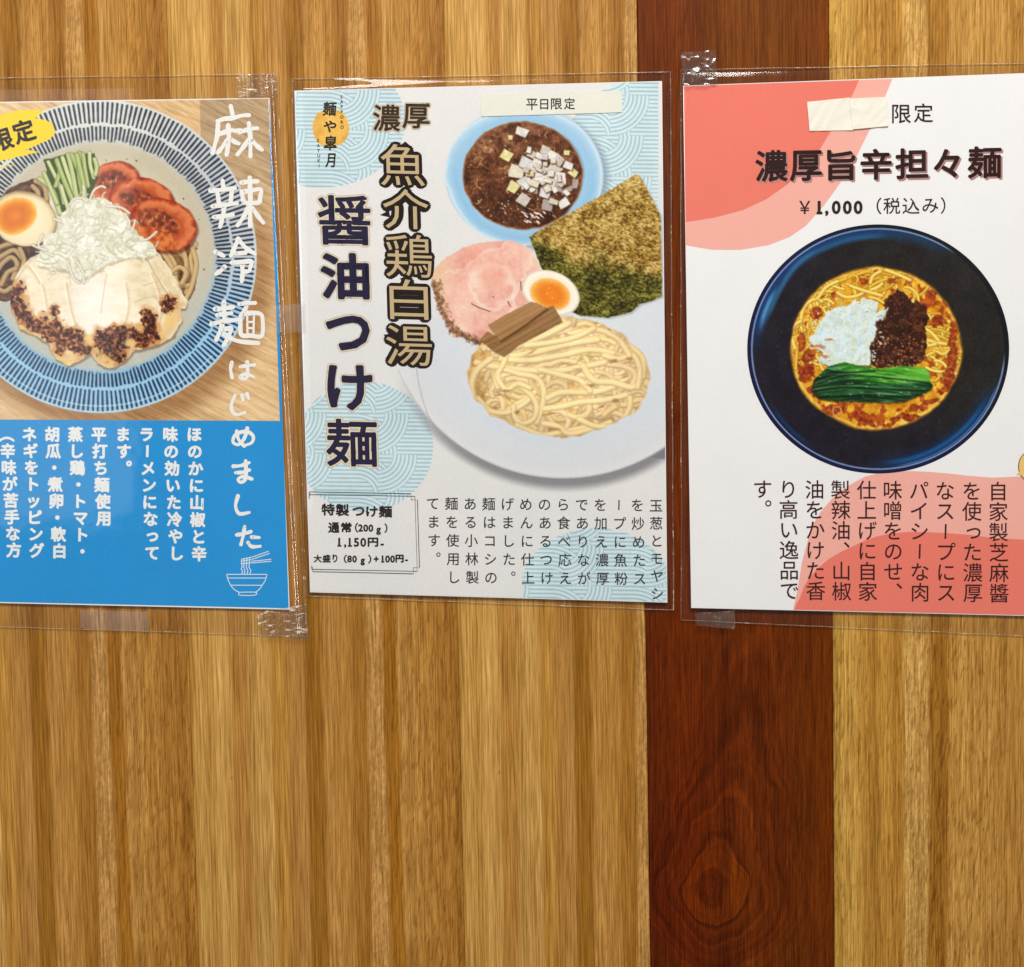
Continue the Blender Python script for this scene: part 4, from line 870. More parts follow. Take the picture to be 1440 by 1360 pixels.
# ---- lettering
_gl = {}
def glyph(ch):
    if ch not in _gl:
        cu = bpy.data.curves.new('lettering', 'FONT'); cu.body = ch; cu.resolution_u = 3; cu.size = 1
        o = bpy.data.objects.new('lettering', cu); me = o.to_mesh()
        me.calc_loop_triangles()
        V = np.array([v.co[:2] for v in me.vertices]); T = np.array([t.vertices[:] for t in me.loop_triangles])
        o.to_mesh_clear(); bpy.data.objects.remove(o); bpy.data.curves.remove(cu)
        if len(V):
            a = V[T[:, 0]]; b = V[T[:, 1]]; c = V[T[:, 2]]
            cr = (b[:, 0]-a[:, 0])*(c[:, 1]-a[:, 1])-(b[:, 1]-a[:, 1])*(c[:, 0]-a[:, 0])
            T[cr < 0] = T[cr < 0][:, ::-1]
        _gl[ch] = (V, T)
    return _gl[ch]
class Ink:
    """collects flat shapes in photo coordinates and prints them as one mesh on a sheet"""
    def __init__(s, sh): s.sh = sh; s.V = []; s.T = []; s.Z = []; s.n = 0
    def add(s, V, T, dz=0.0):
        if not len(V): return
        s.V.append(V); s.T.append(np.asarray(T)+s.n); s.n += len(V)
        s.sh.lay += 1; s.Z.append(np.full(len(V), float(s.sh.lay))+dz)
    def fat(s, V, T, r):
        if r > 0:
            rings = [r] if r < 1.3 else ([r, r*.55] if r < 3.4 else [r, r*.68, r*.34])
            for rr in rings:
                n = 8 if rr < 1.6 else 14
                for k in range(n):
                    a = 2*math.pi*(k+.5*(rr != r))/n
                    s.add(V+np.array((rr*math.cos(a), rr*math.sin(a))), T)
        s.add(V, T)
    def char(s, ch, cx, cy, size, r=0, rot=0, sx=1, sh=0):
        """centre the em box of ch on cx, cy"""
        V, T = glyph(ch)
        if not len(V): return
        full = ord(ch) > 0x2000
        if ch == '1':
            s.stroke([(cx-size*.15, cy+size*.34), (cx+size*.19, cy+size*.34)], size*.07+2*r, False, 0, False)
        w = 1.0 if full else V[:, 0].max()
        X = (V[:, 0]-(w/2 if full else (V[:, 0].max()+V[:, 0].min())/2))*size*sx; Y = -(V[:, 1]-(.38 if full else .36))*size
        X = X-Y*sh
        c, q = math.cos(rot), math.sin(rot)
        s.fat(np.stack([cx+X*c-Y*q, cy+X*q+Y*c], -1), T[:, ::-1], r)
    def fit(s, ch, x0, y0, x1, y1, r=0, lean=0, rot=0, r2=None):
        """stretch the outline of ch so that it fills the box, stroke growth r included"""
        V, T = glyph(ch); a = V.min(0); b = V.max(0); g = r if r2 is None else r2
        X = x0+g+(V[:, 0]-a[0])/(b[0]-a[0])*(x1-x0-2*g); Y = y1-g-(V[:, 1]-a[1])/(b[1]-a[1])*(y1-y0-2*g)
        X = X+(Y-(y0+y1)/2)*lean; Y = Y+(X-(x0+x1)/2)*rot
        s.fat(np.stack([X, Y], -1), T[:, ::-1], r)
    def shape(s, pts, smooth=False, n=8):
        from mathutils.geometry import tessellate_polygon
        p = catmull(pts, n, True) if smooth else np.array(pts, float)
        T = tessellate_polygon([[Vector((a, b, 0)) for a, b in p]])
        T = np.array(T); a = p[T[:, 0]]; b = p[T[:, 1]]; c = p[T[:, 2]]
        cr = (b[:, 0]-a[:, 0])*(c[:, 1]-a[:, 1])-(b[:, 1]-a[:, 1])*(c[:, 0]-a[:, 0])
        T[cr > 0] = T[cr > 0][:, ::-1]
        s.add(p, T)
    def stroke(s, pts, w, smooth=True, vary=0.0, cap=True):
        p = catmull(pts, 6) if smooth and len(pts) > 2 else np.array(pts, float)
        d = np.gradient(p, axis=0); L = np.hypot(d[:, 0], d[:, 1])+1e-9; nrm = np.stack([-d[:, 1]/L, d[:, 0]/L], -1)
        t = np.linspace(0, 1, len(p)); ww = (w/2*(1+vary*np.sin(t*9+p[0, 0]))*(1-.12*t*(vary > 0)))[:, None]
        A = p+nrm*ww; B = p-nrm*ww; n = len(p); V = np.empty((2*n, 2)); V[0::2] = A; V[1::2] = B
        T = []
        for k in range(n-1): T += [(2*k, 2*k+1, 2*k+3), (2*k, 2*k+3, 2*k+2)]
        s.add(V, [q[::-1] for q in T], np.repeat(np.arange(n)*.45, 2))
        if cap:
            for c_, r_ in ((p[0], ww[0, 0]), (p[-1], ww[-1, 0])):
                a = np.linspace(0, 2*math.pi, 11)[:-1]
                s.add(c_+np.stack([np.cos(a)*r_, np.sin(a)*r_], -1), [(0, k+1, k) for k in range(1, 9)])
    def build(s, name, col, parent, e=.06*MM, mat=None, fine=0):
        V = np.concatenate(s.V); Z = np.concatenate(s.Z); T = np.concatenate(s.T)
        for _ in range(40 if fine else 0):       # cut long edges in two until the shape can follow the lie of the sheet
            E = np.concatenate([T[:, [0, 1]], T[:, [1, 2]], T[:, [2, 0]]]); E.sort(1); E = np.unique(E, axis=0)
            L = np.hypot(*(V[E[:, 0]]-V[E[:, 1]]).T); E = E[L > fine]
            if not len(E): break
            mid = {(int(a), int(b)): len(V)+k for k, (a, b) in enumerate(E)}
            V = np.concatenate([V, (V[E[:, 0]]+V[E[:, 1]])/2]); Z = np.concatenate([Z, Z[E[:, 0]]]); out = []
            g = lambda a, b: mid.get((a, b) if a < b else (b, a))
            for a, b, c_ in T.tolist():
                m1, m2, m3 = g(a, b), g(b, c_), g(c_, a); k = (m1 is not None)+(m2 is not None)+(m3 is not None)
                if k == 0: out.append((a, b, c_)); continue
                if k == 3: out += [(a, m1, m3), (m1, b, m2), (m3, m2, c_), (m1, m2, m3)]; continue
                while not (m1 is not None and (k == 1 or m3 is None)): a, b, c_, m1, m2, m3 = b, c_, a, m2, m3, m1
                if k == 1: out += [(a, m1, c_), (m1, b, c_)]
                else: out += [(a, m1, m2), (m1, b, m2), (a, m2, c_)]
            T = np.array(out)
        W_ = s.sh.pt(V[:, 0], V[:, 1], e+(s.sh.grp*.009+(Z % 60)*.00012)*MM); s.sh.grp += 1
        # make the face look towards the room
        a, b, c = W_[T[:, 0]], W_[T[:, 1]], W_[T[:, 2]]
        ny = np.cross(b-a, c-a)[:, 1]; T[ny > 0] = T[ny > 0][:, ::-1]
        return mesh(name, W_, T, mat or ink(col), parent)
ROT = 'ー（）'
def column(I, text, x0, y0, x1, y1, n, size, r, skew=0):
    """vertical line of text, x0,y0 centre of the first cell, x1,y1 of the n-th"""
    for k, ch in enumerate(text):
        t = k/(n-1); cx, cy = x0+(x1-x0)*t, y0+(y1-y0)*t
        if ch in '、。': cx += size*.58; cy -= size*.58
        if ch in 'っょゃ': cx += size*.06; cy -= size*.06
        if ch == 'ー': I.char(ch, cx, cy, size*.9, r, math.pi/2+.03)
        elif ch == '（': I.char(ch, cx, cy, size, r, math.pi/2)
        elif ch == '・': I.char(ch, cx, cy, size, r)
        else: I.char(ch, cx, cy, size, r, skew)
def film(name, quad, sh, e, parent, mat, ridge=2.2, step=10, fall=16, seed=0, bulges=()):
    q = Sheet(quad, 0, 0, 0)
    n = int(np.hypot(*(q.q[1]-q.q[0]))/step); m = int(np.hypot(*(q.q[3]-q.q[0]))/step)
    def ax(n):   # finer steps near the border
        t = np.linspace(0, 1, n); return np.unique(np.concatenate([t, t[:4]*.5, 1-t[:4]*.5, [.004, .996]]))
    us, vs = ax(n), ax(m); uu, vv = np.meshgrid(us, vs); x, y = q.uv(uu, vv)
    wd = np.hypot(*(q.q[1]-q.q[0])); hg = np.hypot(*(q.q[3]-q.q[0]))
    dm = np.minimum(np.minimum(uu, 1-uu)*wd, np.minimum(vv, 1-vv)*hg)
    t = np.clip(dm/fall, 0, 1); t = t*t*(3-2*t)
    h = (sh.h(x, y)+e)*t+1.15*MM*(1-t)+(fbm(x, y, 60, seed)-.5)*.25*MM*t
    for bx, by, rx, ry, hh in bulges:      # a lifted lip: straight slope up from the border, soft fall beyond
        yy = y-(by-(x-410)*.018); h = h+hh*np.exp(-((x-bx)/rx)**2)*np.where(yy < ry, np.clip(yy/ry, 0, 1), np.exp(-((yy-ry)/34)**2))*(1+(fbm(x, y, 14, 3)-.5)*.3)
    h = np.maximum(h, .35*MM)
    h = np.where(dm > fall*.9, np.maximum(h, sh.h(x, y)+.25*MM), h)
    V = P(x.ravel(), y.ravel(), h.ravel())
    return mesh(name, V, grid_faces(len(us), len(vs)), mat, parent, smooth=True)
def rim(name, quad, w, h, parent, mat, seed=0):
    """the welded edge of a sleeve: a thin low ridge all round"""
    pts = []
    for a, b in zip(quad, quad[1:]+quad[:1]):
        n = max(4, int(math.hypot(b[0]-a[0], b[1]-a[1])/8))
        for k in range(n): pts.append((a[0]+(b[0]-a[0])*k/n, a[1]+(b[1]-a[1])*k/n))
    p = np.array(pts); c = p.mean(0)
    p = p+((np.stack([fbm(p[:, 0], p[:, 1], 40, seed), fbm(p[:, 0], p[:, 1], 40, seed+3)], -1))-.5)*1.6
    d = np.roll(p, -1, 0)-np.roll(p, 1, 0); L = np.hypot(d[:, 0], d[:, 1])[:, None]; nr = np.stack([-d[:, 1], d[:, 0]], -1)/L
    R_ = [P(*(p+nr*w*o).T, np.full(len(p), hh)) for o, hh in ((-.5, .3*MM), (-.2, h), (.2, h), (.5, .3*MM))]
    n = len(p); V = np.concatenate(R_); i = np.arange(n); j = np.roll(i, -1)
    Fc = np.concatenate([np.stack([i+k*n, j+k*n, j+(k+1)*n, i+(k+1)*n], -1) for k in range(3)])
    return mesh(name, V, Fc, mat, parent, smooth=True)

# ---------------------------------------------------------------- poster 1: cold noodles on blue
def loc_of(px, py): return tuple(P(px, py, 0.0))
q1 = [(-118, 145), (379.5, 137.6), (407.5, 857.5), (-92, 846)]
s1 = Sheet(q1, 1.25*MM, .16*MM, .7)
p1 = empty('poster', loc_of(141, 850))
tag(p1, 'laminated poster of a striped bowl of cold noodles over a blue panel', 'poster', 'menu posters taped up in a row')
thick_sheet('paper', s1, q1, -.02*MM, .15*MM, M_white, p1)
I = Ink(s1); I.shape([(-116, 146.5), (378.5, 139), (385, 261), (389, 340), (397.5, 592), (406, 855.5), (-91, 844.5)]); I.build('printed_panel', (34, 148, 220), p1, .01*MM, fine=14)
cv = paint_cold_noodles()
qp = Sheet([(-116, 146.5), (378, 139), (393.5, 592), (-103, 589.5)], 0, 0, 0)
n, m = 480, 438
uu, vv = np.meshgrid(np.linspace(0, 1, n), np.linspace(0, 1, m)); x, y = qp.uv(uu.ravel(), vv.ravel())
printed(['printed_tabletop', 'printed_bowl', 'printed_noodles', 'printed_tomato', 'printed_cucumber', 'printed_egg', 'printed_chicken', 'printed_leek', 'printed_flash', 'printed_noodles'], s1, x, y, cv, grid_faces(n, m), p1)
s1.lay = 0
I = Ink(s1)
z = lambda ox, oy, sc, q: [(ox+a/sc, oy+b/sc) for a, b in q]
A_ = lambda q: z(200, 120, 5.667, q); B_ = lambda q: z(200, 340, 5.229, q); C_ = lambda q: z(200, 580, 4.25, q)
big = [A_(q) for q in ([(705, 165), (722, 240)], [(600, 285), (660, 266), (720, 262), (790, 242), (850, 238)], [(605, 290), (598, 400), (580, 470), (560, 540)], [(610, 390), (700, 360), (740, 362), (785, 360)],
      [(685, 320), (690, 430), (672, 555)], [(685, 430), (640, 490), (605, 535)], [(700, 420), (735, 450), (770, 465)], [(775, 375), (850, 350), (915, 342)], [(850, 300), (862, 430), (862, 565)], [(850, 430), (800, 500), (760, 550)], [(870, 430), (910, 480), (955, 515)],
      [(640, 760), (648, 830)], [(545, 840), (640, 832), (740, 820)], [(600, 860), (612, 945)], [(715, 830), (705, 930)], [(560, 965), (650, 955), (755, 940)], [(655, 960), (640, 1050), (620, 1130)], [(570, 1050), (640, 1045), (720, 1030)],
      [(857, 735), (862, 900), (860, 1000), (860, 1120)], [(790, 775), (850, 768), (920, 765)], [(795, 850), (800, 900), (808, 935)], [(800, 850), (870, 838), (945, 830), (940, 890), (930, 932), (870, 938), (805, 935)], [(850, 960), (810, 1045), (760, 1115)], [(880, 980), (925, 1045), (965, 1095)])]
big += [[(335, 336), (330, 348), (324.5, 360)], [(335, 336), (346, 349), (358.5, 357)], [(332, 356.5), (345, 355.5)], [(325.5, 369.5), (340, 368.5), (353, 367.7), (352, 376), (350, 381), (344, 382)], [(340.5, 370), (341, 384), (340, 396)], [(303.3, 354.3), (309, 357), (314.7, 360)], [(315.7, 375.4), (310, 381), (303.3, 385.5)]]
big += [B_(q) for q in ([(600, 445), (603, 510), (605, 570)], [(535, 495), (600, 490), (670, 480)], [(550, 540), (600, 532), (655, 525)], [(510, 605), (600, 585), (710, 572)], [(592, 590), (575, 650), (545, 720)], [(590, 645), (625, 640), (655, 640), (630, 705), (600, 762)], [(600, 680), (660, 715), (730, 735), (855, 745)],
      [(715, 458), (770, 452), (830, 450)], [(768, 460), (760, 490), (745, 520)], [(735, 530), (800, 524), (860, 528), (884, 560), (880, 690), (800, 690), (730, 685), (722, 610), (722, 545)])]
for q in big: I.stroke(q, 6.5, True, .12)
for q in ([(772, 535), (774, 680)], [(822, 535), (818, 680)], [(775, 590), (815, 590)], [(775, 635), (815, 635)]): I.stroke(B_(q), 3.0, True)
for q in (B_([(660, 885), (650, 940), (662, 1000)]), B_([(720, 920), (770, 912), (825, 905)]), B_([(772, 885), (775, 940), (775, 990), (750, 1010), (722, 995), (750, 975), (790, 980), (820, 995)]),
          B_([(682, 1130), (655, 1200), (665, 1250), (700, 1272), (755, 1255)]), B_([(735, 1130), (742, 1165)]), B_([(770, 1120), (782, 1155)]),
          C_([(565, 112), (575, 160), (610, 202)]), C_([(628, 95), (610, 155), (575, 192), (543, 178), (552, 140), (590, 118), (635, 118), (664, 145), (655, 180), (620, 195)]),
          C_([(545, 322), (590, 318), (640, 300)]), C_([(558, 360), (600, 358), (640, 345)]), C_([(618, 290), (620, 350), (615, 400), (590, 418), (572, 402), (595, 385), (625, 388), (655, 398)]),
          C_([(572, 500), (558, 560), (580, 605), (640, 598)]), C_([(565, 732), (610, 725), (650, 712)]), C_([(612, 682), (605, 730), (590, 790)]), C_([(655, 745), (700, 748)]), C_([(632, 778), (655, 802), (705, 800)])):
    I.stroke(q, 5.2, True, .15)
I.build('printed_title', (240, 240, 238), p1)
I = Ink(s1)
r0, r1_ = 610.8, 778.8
for txt, xa, xb in (('ほのかに山椒と辛', 273, 280), ('味の効いた冷やし', 239.5, 248), ('ラーメンになって', 206, 214), ('ます。', 173, 182), ('平打ち麺使用', 139, 149), ('蒸し鶏・トマト・', 106, 116), ('胡瓜・煮卵・軟白', 73.5, 83.5), ('ネギをトッピング', 41.3, 51.5), ('（辛味が苦手な方', 9.5, 19.5)):
    column(I, txt, xa, r0, xb, r1_-(273-xa)*.02, 8, 21.5, .95, .01)
I.build('printed_text', (238, 242, 244), p1)
I = Ink(s1)
for q in ([(505, 968), (745, 968)], [(505, 968), (513, 1000), (530, 1035), (552, 1060), (580, 1075)], [(745, 968), (737, 1000), (716, 1035), (697, 1060), (675, 1075)], [(580, 1075), (675, 1075), (672, 1092), (583, 1092), (580, 1075)], [(511, 990), (738, 990)], [(530, 1033), (718, 1033)],
          [(594, 965), (600, 950), (592, 935), (598, 920), (594, 905), (594, 878)], [(610, 965), (614, 945), (607, 925), (610, 872)], [(626, 965), (632, 945), (622, 925), (627, 868)], [(642, 965), (650, 945), (638, 925), (644, 866)], [(590, 905), (650, 898)], [(590, 890), (648, 880)], [(592, 878), (650, 866)],
          [(648, 868), (755, 830), (762, 842), (652, 880)], [(652, 890), (770, 878), (772, 890), (652, 900)]):
    I.stroke(C_(q), 1.15, len(q) > 4, 0, False)
I.build('printed_bowl_symbol', (226, 238, 246), p1)
I = Ink(s1)
I.char('定', 33.5, 184.5, 33, 1.0, -.3, .95); I.char('限', 2.5, 196.5, 33, 1.0, -.3, .95)
I.build('printed_lettering', (38, 18, 14), p1, .1*MM, fine=6)
f1 = [(-150, 112), (389, 104.5), (431, 895), (-120, 878)]
film('clear_sleeve', f1, s1, .45*MM, p1, M_film, seed=4)
rim('sealed_edge', f1, 1.5, .62*MM, p1, M_edge, 1)

# ---------------------------------------------------------------- poster 2: dipping noodles
q2 = [(414, 127.5), (931, 114), (938.5, 847.5), (436, 833)]
s2 = Sheet(q2, 1.5*MM, .16*MM, 2.4)
p2 = empty('poster', loc_of(680, 840))
tag(p2, 'laminated white poster of thick dipping noodles, seaweed and a brown soup bowl', 'poster', 'menu posters taped up in a row')
thick_sheet('paper', s2, q2, -.02*MM, .15*MM, M_white, p2)
cv = paint_tsukemen()
n, m = 510, 716
qi = Sheet([(415, 128.3), (930, 114.8), (937.5, 846.5), (437, 832)], 0, 0, 0)
uu, vv = np.meshgrid(np.linspace(0, 1, n), np.linspace(0, 1, m)); x, y = qi.uv(uu.ravel(), vv.ravel())
printed(['printed_wave_pattern', 'printed_plate', 'printed_bowl', 'printed_soup', 'printed_seaweed', 'printed_pork', 'printed_noodles', 'printed_bamboo_shoot', 'printed_egg'], s2, x, y, cv, grid_faces(n, m), p2)
s2.lay = 0
T5 = [('醤', 444, 272, 524, 347.5), ('油', 448, 353, 522, 424), ('つ', 455.5, 441, 523, 496), ('け', 457.5, 510.5, 527, 580), ('麺', 455.5, 586.5, 533.5, 659)]
I = Ink(s2); [I.fit(c, *b, 4.3, .03, .02) for c, *b in T5]; I.build('printed_title_shade', (186, 176, 160), p2)
I = Ink(s2); [I.fit(c, b[0]+.8, b[1]+.8, b[2]-.8, b[3]-.8, 3.6, .03, .02) for c, *b in T5]; I.build('printed_title_outline', (226, 212, 184), p2)
I = Ink(s2); [I.fit(c, b[0]+2.6, b[1]+2.6, b[2]-2.6, b[3]-2.6, 1.35 if c in '醤麺' else 2.5, .03, .02) for c, *b in T5]; I.build('printed_title', (34, 30, 62), p2)
T4 = [('魚', 531, 199, 601, 265.5), ('介', 534.5, 262, 607, 326), ('鶏', 538.5, 326, 611.5, 394), ('白', 544, 389, 606, 453.5), ('湯', 539, 454, 611.5, 518)]
I = Ink(s2); [I.fit(c, *b, 6.4, .03, .03) for c, *b in T4]
for q in ([(531, 222.5), (545, 217), (546, 226)], [(534, 302.5), (547, 296), (549, 306)], [(541, 334), (549, 334), (547, 344)], [(539, 386), (552, 380), (556, 388)], [(611, 361), (600, 352), (600, 368)], [(544, 413.5), (556, 408), (556, 420)], [(605, 417), (596, 408), (596, 424)], [(550, 455), (562, 458), (556, 468)], [(539, 470.5), (552, 470), (548, 480)],
          [(611, 492), (600, 484), (600, 500)], [(546, 496), (556, 494), (556, 506)], [(590, 517.5), (580, 508), (596, 506)], [(570, 199), (562, 205), (578, 206)], [(562, 392), (572, 388), (570, 398)]): I.shape(q)
I.build('printed_subtitle_outline', (28, 16, 12), p2)
I = Ink(s2); [I.fit(c, b[0]+4.0, b[1]+4.0, b[2]-4.2, b[3]-4.2, 0, .03, .03) for c, *b in T4]; I.build('printed_subtitle', (196, 174, 134), p2)
T3 = [('濃', 522.5, 145, 565, 187), ('厚', 564, 144, 606.5, 183)]
I = Ink(s2); [I.fit(c, *b, 2.7, -.02, .02) for c, *b in T3]; I.build('printed_heading_outline', (200, 188, 162), p2)
I = Ink(s2); [I.fit(c, b[0]+2, b[1]+2, b[2]-2, b[3]-2, .8, -.02, .02) for c, *b in T3]; I.build('printed_heading', (60, 38, 26), p2)
I = Ink(s2)
for c, *b in (('麺', 454, 143, 473, 163), ('や', 455, 169.5, 473, 186), ('皐', 455.5, 190.5, 474, 211.5), ('月', 458, 215.5, 471.5, 235.5)): I.fit(c, *b, .5, -.08)
for k, ch in enumerate('SAPPORO'): I.char(ch, 480.2+k*.15, 136.3+k*7.05, 6.2, .12)
for k, ch in enumerate('SATUKI'): I.char(ch, 447.3+k*.3, 197.5+k*7.1, 6.2, .12)
I.build('printed_shop_name', (44, 42, 40), p2)
I = Ink(s2)
for k, (txt) in enumerate(('玉葱とモヤシ', 'を炒めたス', 'ープに魚粉', 'を加え濃厚', 'でありなが', 'ら食べ応え', 'のあるつけ', 'めんに仕上', 'げました。', '麺はコシの', 'ある小林製', '麺を使用し', 'てます。')):
    xa = 922.6-k*26.15; ya = 710.6-k*.22 if k else 711
    column(I, txt, xa, ya, xa+(1.4 if k == 0 else 3.2), ya+(99 if k == 0 else 103.5), 5, 19.3, .12)
I.build('printed_text', (52, 52, 58), p2)
I = Ink(s2)
for c, *b in (('特', 452, 708, 471, 725), ('製', 472, 708.5, 491, 726), ('つ', 495.5, 713, 512.5, 725.5), ('け', 514.8, 712, 531, 727), ('麺', 532.5, 711, 551.5, 728),
              ('通', 461.5, 734.5, 477.5, 749.5), ('常', 479.5, 734.5, 494.5, 749), ('円', 517, 756, 532, 769), ('円', 556, 780, 567.8, 791.3)): I.fit(c, *b, .62)
for c, *b in (('（', 499, 735, 503.8, 749), ('）', 540.5, 736, 545, 749.5), ('大', 441, 780.2, 452.6, 791), ('盛', 453.4, 780, 465, 791), ('り', 467.5, 779.5, 474.5, 791), ('（', 483.3, 780, 488, 792), ('）', 517.5, 780, 522.3, 792.5)): I.fit(c, *b, .42)
for txt, xa, xb, y, s_ in (('200', 507, 521.5, 742.3, 13.4), ('g', 532.3, 0, 743.8, 13.5), ('1,150', 477, 511, 762, 16.5), ('-', 537.4, 0, 763.6, 16), ('80', 491.5, 498.6, 785.8, 12.6), ('g', 510, 0, 787.2, 12.6), ('+', 529, 0, 786, 13), ('100', 538, 552, 785.8, 13), ('-', 571.6, 0, 786.2, 13)):
    for k, ch in enumerate(txt):
        xx = xa if len(txt) == 1 else xa+(xb-xa)*k/(len(txt)-1)
        if txt == '1,150': xx = (477, 485.4, 491.8, 501.2, 510.8)[k]
        I.char(ch, xx, y+(k*.1), s_, .55)
I.build('printed_price', (40, 36, 36), p2)
I = Ink(s2)
for q in ([(436, 700.6), (434.6, 700.4), (435, 692), (436, 691.7)], [(436.3, 697), (436.2, 691.7), (578, 694.3), (578.3, 702.9), (587, 703.1), (589.9, 798.2), (581.2, 798.4), (581.6, 807), (439.6, 803.9), (439.2, 797)], [(434.8, 695.6), (583.5, 698), (586.8, 803.5), (438, 800.6), (438, 796)]):
    I.stroke(q, .95, False, 0, False)
I.build('printed_frame', (40, 40, 44), p2)
stk = mat_paper('cream_label_tape', (230, 231, 220), .5, .05)
st = thick_sheet('sticker', s2, [(675.5, 132.6), (874.5, 127.6), (875.3, 158), (677, 163.8)], .16*MM, .1*MM, stk, p2, 3, .16*MM)
st['label'] = 'cream paper sticker printed with four characters'
s2b = Sheet(q2, s2.h0+.36*MM, s2.amp, s2.seed); I = Ink(s2b)
for c, *b in (('平', 740, 138.8, 756, 154.6), ('日', 759.6, 139.4, 771, 153.8), ('限', 774.8, 138.4, 790.3, 153.8), ('定', 793.3, 137.6, 808.6, 153.8)): I.fit(c, *b, .15)
I.build('lettering', (26, 26, 26), st, .02*MM)
f2 = [(410.5, 111.5), (943, 101.5), (947, 858), (429.5, 838.5)]
film('clear_sleeve', f2, s2, .75*MM, p2, M_film, seed=14, step=4, bulges=[(424, 110, 105, 16, 2.1*MM)])
rim('sealed_edge', f2, 1.5, .62*MM, p2, M_edge, 5)

# ---------------------------------------------------------------- poster 3: spicy noodles on pink
q3 = [(960.5, 120.5), (1492, 101), (1502, 867.5), (972, 855)]
s3 = Sheet(q3, 1.5*MM, .16*MM, 4.1)
p3 = empty('poster', loc_of(1235, 860))
tag(p3, 'laminated pink and white poster of a dark blue bowl of spicy noodles', 'poster', 'menu posters taped up in a row')
thick_sheet('paper', s3, q3, -.02*MM, .15*MM, M_white, p3)
s3.lay = 0
I = Ink(s3)
I.shape([(961.5, 121.4)]+[(1010, 119.5), (1100, 116.3), (1180, 113.6), (1255, 110.9)]+[(1243, 140), (1225.3, 178), (1205, 219), (1180.5, 259), (1158, 290), (1132.7, 318), (1110, 333.5), (1080, 345), (1040, 351.5), (1000, 351), (964.6, 345)])
I.build('printed_pale_shape', (241, 176, 164), p3, .015*MM, fine=14); I = Ink(s3)
I.shape([(1115.5, 857.5), (1117, 850), (1120.6, 834), (1127.8, 791), (1136, 760), (1144, 736.7), (1154, 720), (1167.5, 704), (1183, 690), (1200, 679), (1216, 670.5), (1235, 665.5), (1256, 663.2), (1280, 662.5), (1306, 663.5), (1335, 666), (1360.6, 669), (1396.7, 671.8), (1433, 670), (1465, 664), (1497, 655), (1500.5, 866.5)])
I.build('printed_pale_shape', (241, 176, 164), p3, .015*MM, fine=14)
I = Ink(s3)
I.shape([(961.5, 121.5), (1010, 119.6), (1100, 116.4), (1208, 112.6), (1198, 135), (1185, 160), (1169, 184), (1152.8, 210), (1132, 236), (1107.8, 259), (1078, 280), (1044.7, 295.5), (1005, 306), (964.2, 312.4)])
I.build('printed_coral_shape', (234, 124, 108), p3, .02*MM, fine=14); I = Ink(s3)
I.shape([(1117, 857.5), (1120, 850), (1126, 838), (1131, 824), (1138.6, 812), (1150, 799), (1165.7, 786), (1183, 776), (1200, 768), (1216, 760), (1233, 754.5), (1252, 750), (1280, 748), (1306, 748.4), (1335, 750), (1360.6, 752), (1396.7, 756.5), (1440, 759), (1470, 758), (1499, 754), (1500.5, 866.5)])
I.build('printed_coral_shape', (234, 124, 108), p3, .02*MM, fine=14)
cv = paint_spicy_bowl()
N_ = 356
uu, vv = np.meshgrid(np.linspace(-1, 1, N_), np.linspace(-1, 1, N_)); uu = uu.ravel(); vv = vv.ravel()
x = 1235+184.2*uu*np.sqrt(1-vv**2/2); y = 490.8+175.2*vv*np.sqrt(1-uu**2/2)
printed(['unused', 'printed_bowl', 'printed_soup', 'printed_noodles', 'printed_minced_meat', 'printed_onion', 'printed_greens'], s3, x, y, cv, grid_faces(N_, N_), p3, .045*MM)
TT = [('濃', 1062, 211, 1108, 256), ('厚', 1110.7, 211.5, 1156, 255), ('旨', 1163, 210.5, 1203.5, 254), ('辛', 1210, 209, 1254, 253), ('担', 1259, 208.3, 1305.5, 252), ('々', 1313, 209.5, 1350, 250), ('麺', 1360.5, 205.6, 1408.5, 251)]
I = Ink(s3); [I.fit(c, b[0]+2.2, b[1]+2.2, b[2]+2.4, b[3]+2.4, 1.15, 0, -.02) for c, *b in TT]; I.build('printed_title_shade', (176, 132, 128), p3)
I = Ink(s3); [I.fit(c, *b, 1.15, 0, -.02) for c, *b in TT]; I.build('printed_title', (44, 20, 18), p3)
I = Ink(s3)
I.fit('限', 1254.6, 147.2, 1281, 173.3, .22); I.fit('定', 1285.3, 145.4, 1312, 172.2, .22)
I.build('printed_heading', (44, 30, 28), p3); I = Ink(s3)
I.fit('￥', 1124, 282.5, 1139.4, 301, .2)
for c, *b in (('（', 1232.6, 278, 1239.6, 301.2), ('税', 1242.3, 278, 1266, 300.8), ('込', 1269.2, 278.3, 1293.2, 300.6), ('み', 1297.2, 279.5, 1319.5, 299.3), ('）', 1323, 277.2, 1329.6, 300.6)): I.fit(c, *b, .12)
for ch, xx in zip('1,000', (1152, 1162.7, 1176, 1191.6, 1206.8)): I.char(ch, xx, 291.2, 24.5, .95)
I.build('printed_price', (44, 30, 28), p3)
I = Ink(s3)
cols3 = (('自家製芝麻醬', 1403.6), ('を使った濃厚', 1366.6), ('なスープにス', 1329), ('パイシーな肉', 1292.3), ('味噌をのせ、', 1255.2), ('仕上げに自家', 1218.6), ('製辣油、山椒', 1182), ('油をかけた香', 1145.6), ('り高い逸品で', 1108.6), ('す。', 1072.3))
for k, (txt, xa) in enumerate(cols3):
    ya = 690.8-k*.35
    column(I, txt, xa, ya, xa+1.6, ya+143.4-k*.12, 6, 28.4, .12, 0)
I.build('printed_text', (62, 22, 22), p3)
I = Ink(s3)
I.shape([(1448+13*math.cos(a)*1.25, 656+21*math.sin(a)) for a in np.linspace(0, 2*math.pi, 25)[:-1]]); I.build('printed_sketch_outline', (96, 66, 34), p3)
I = Ink(s3)
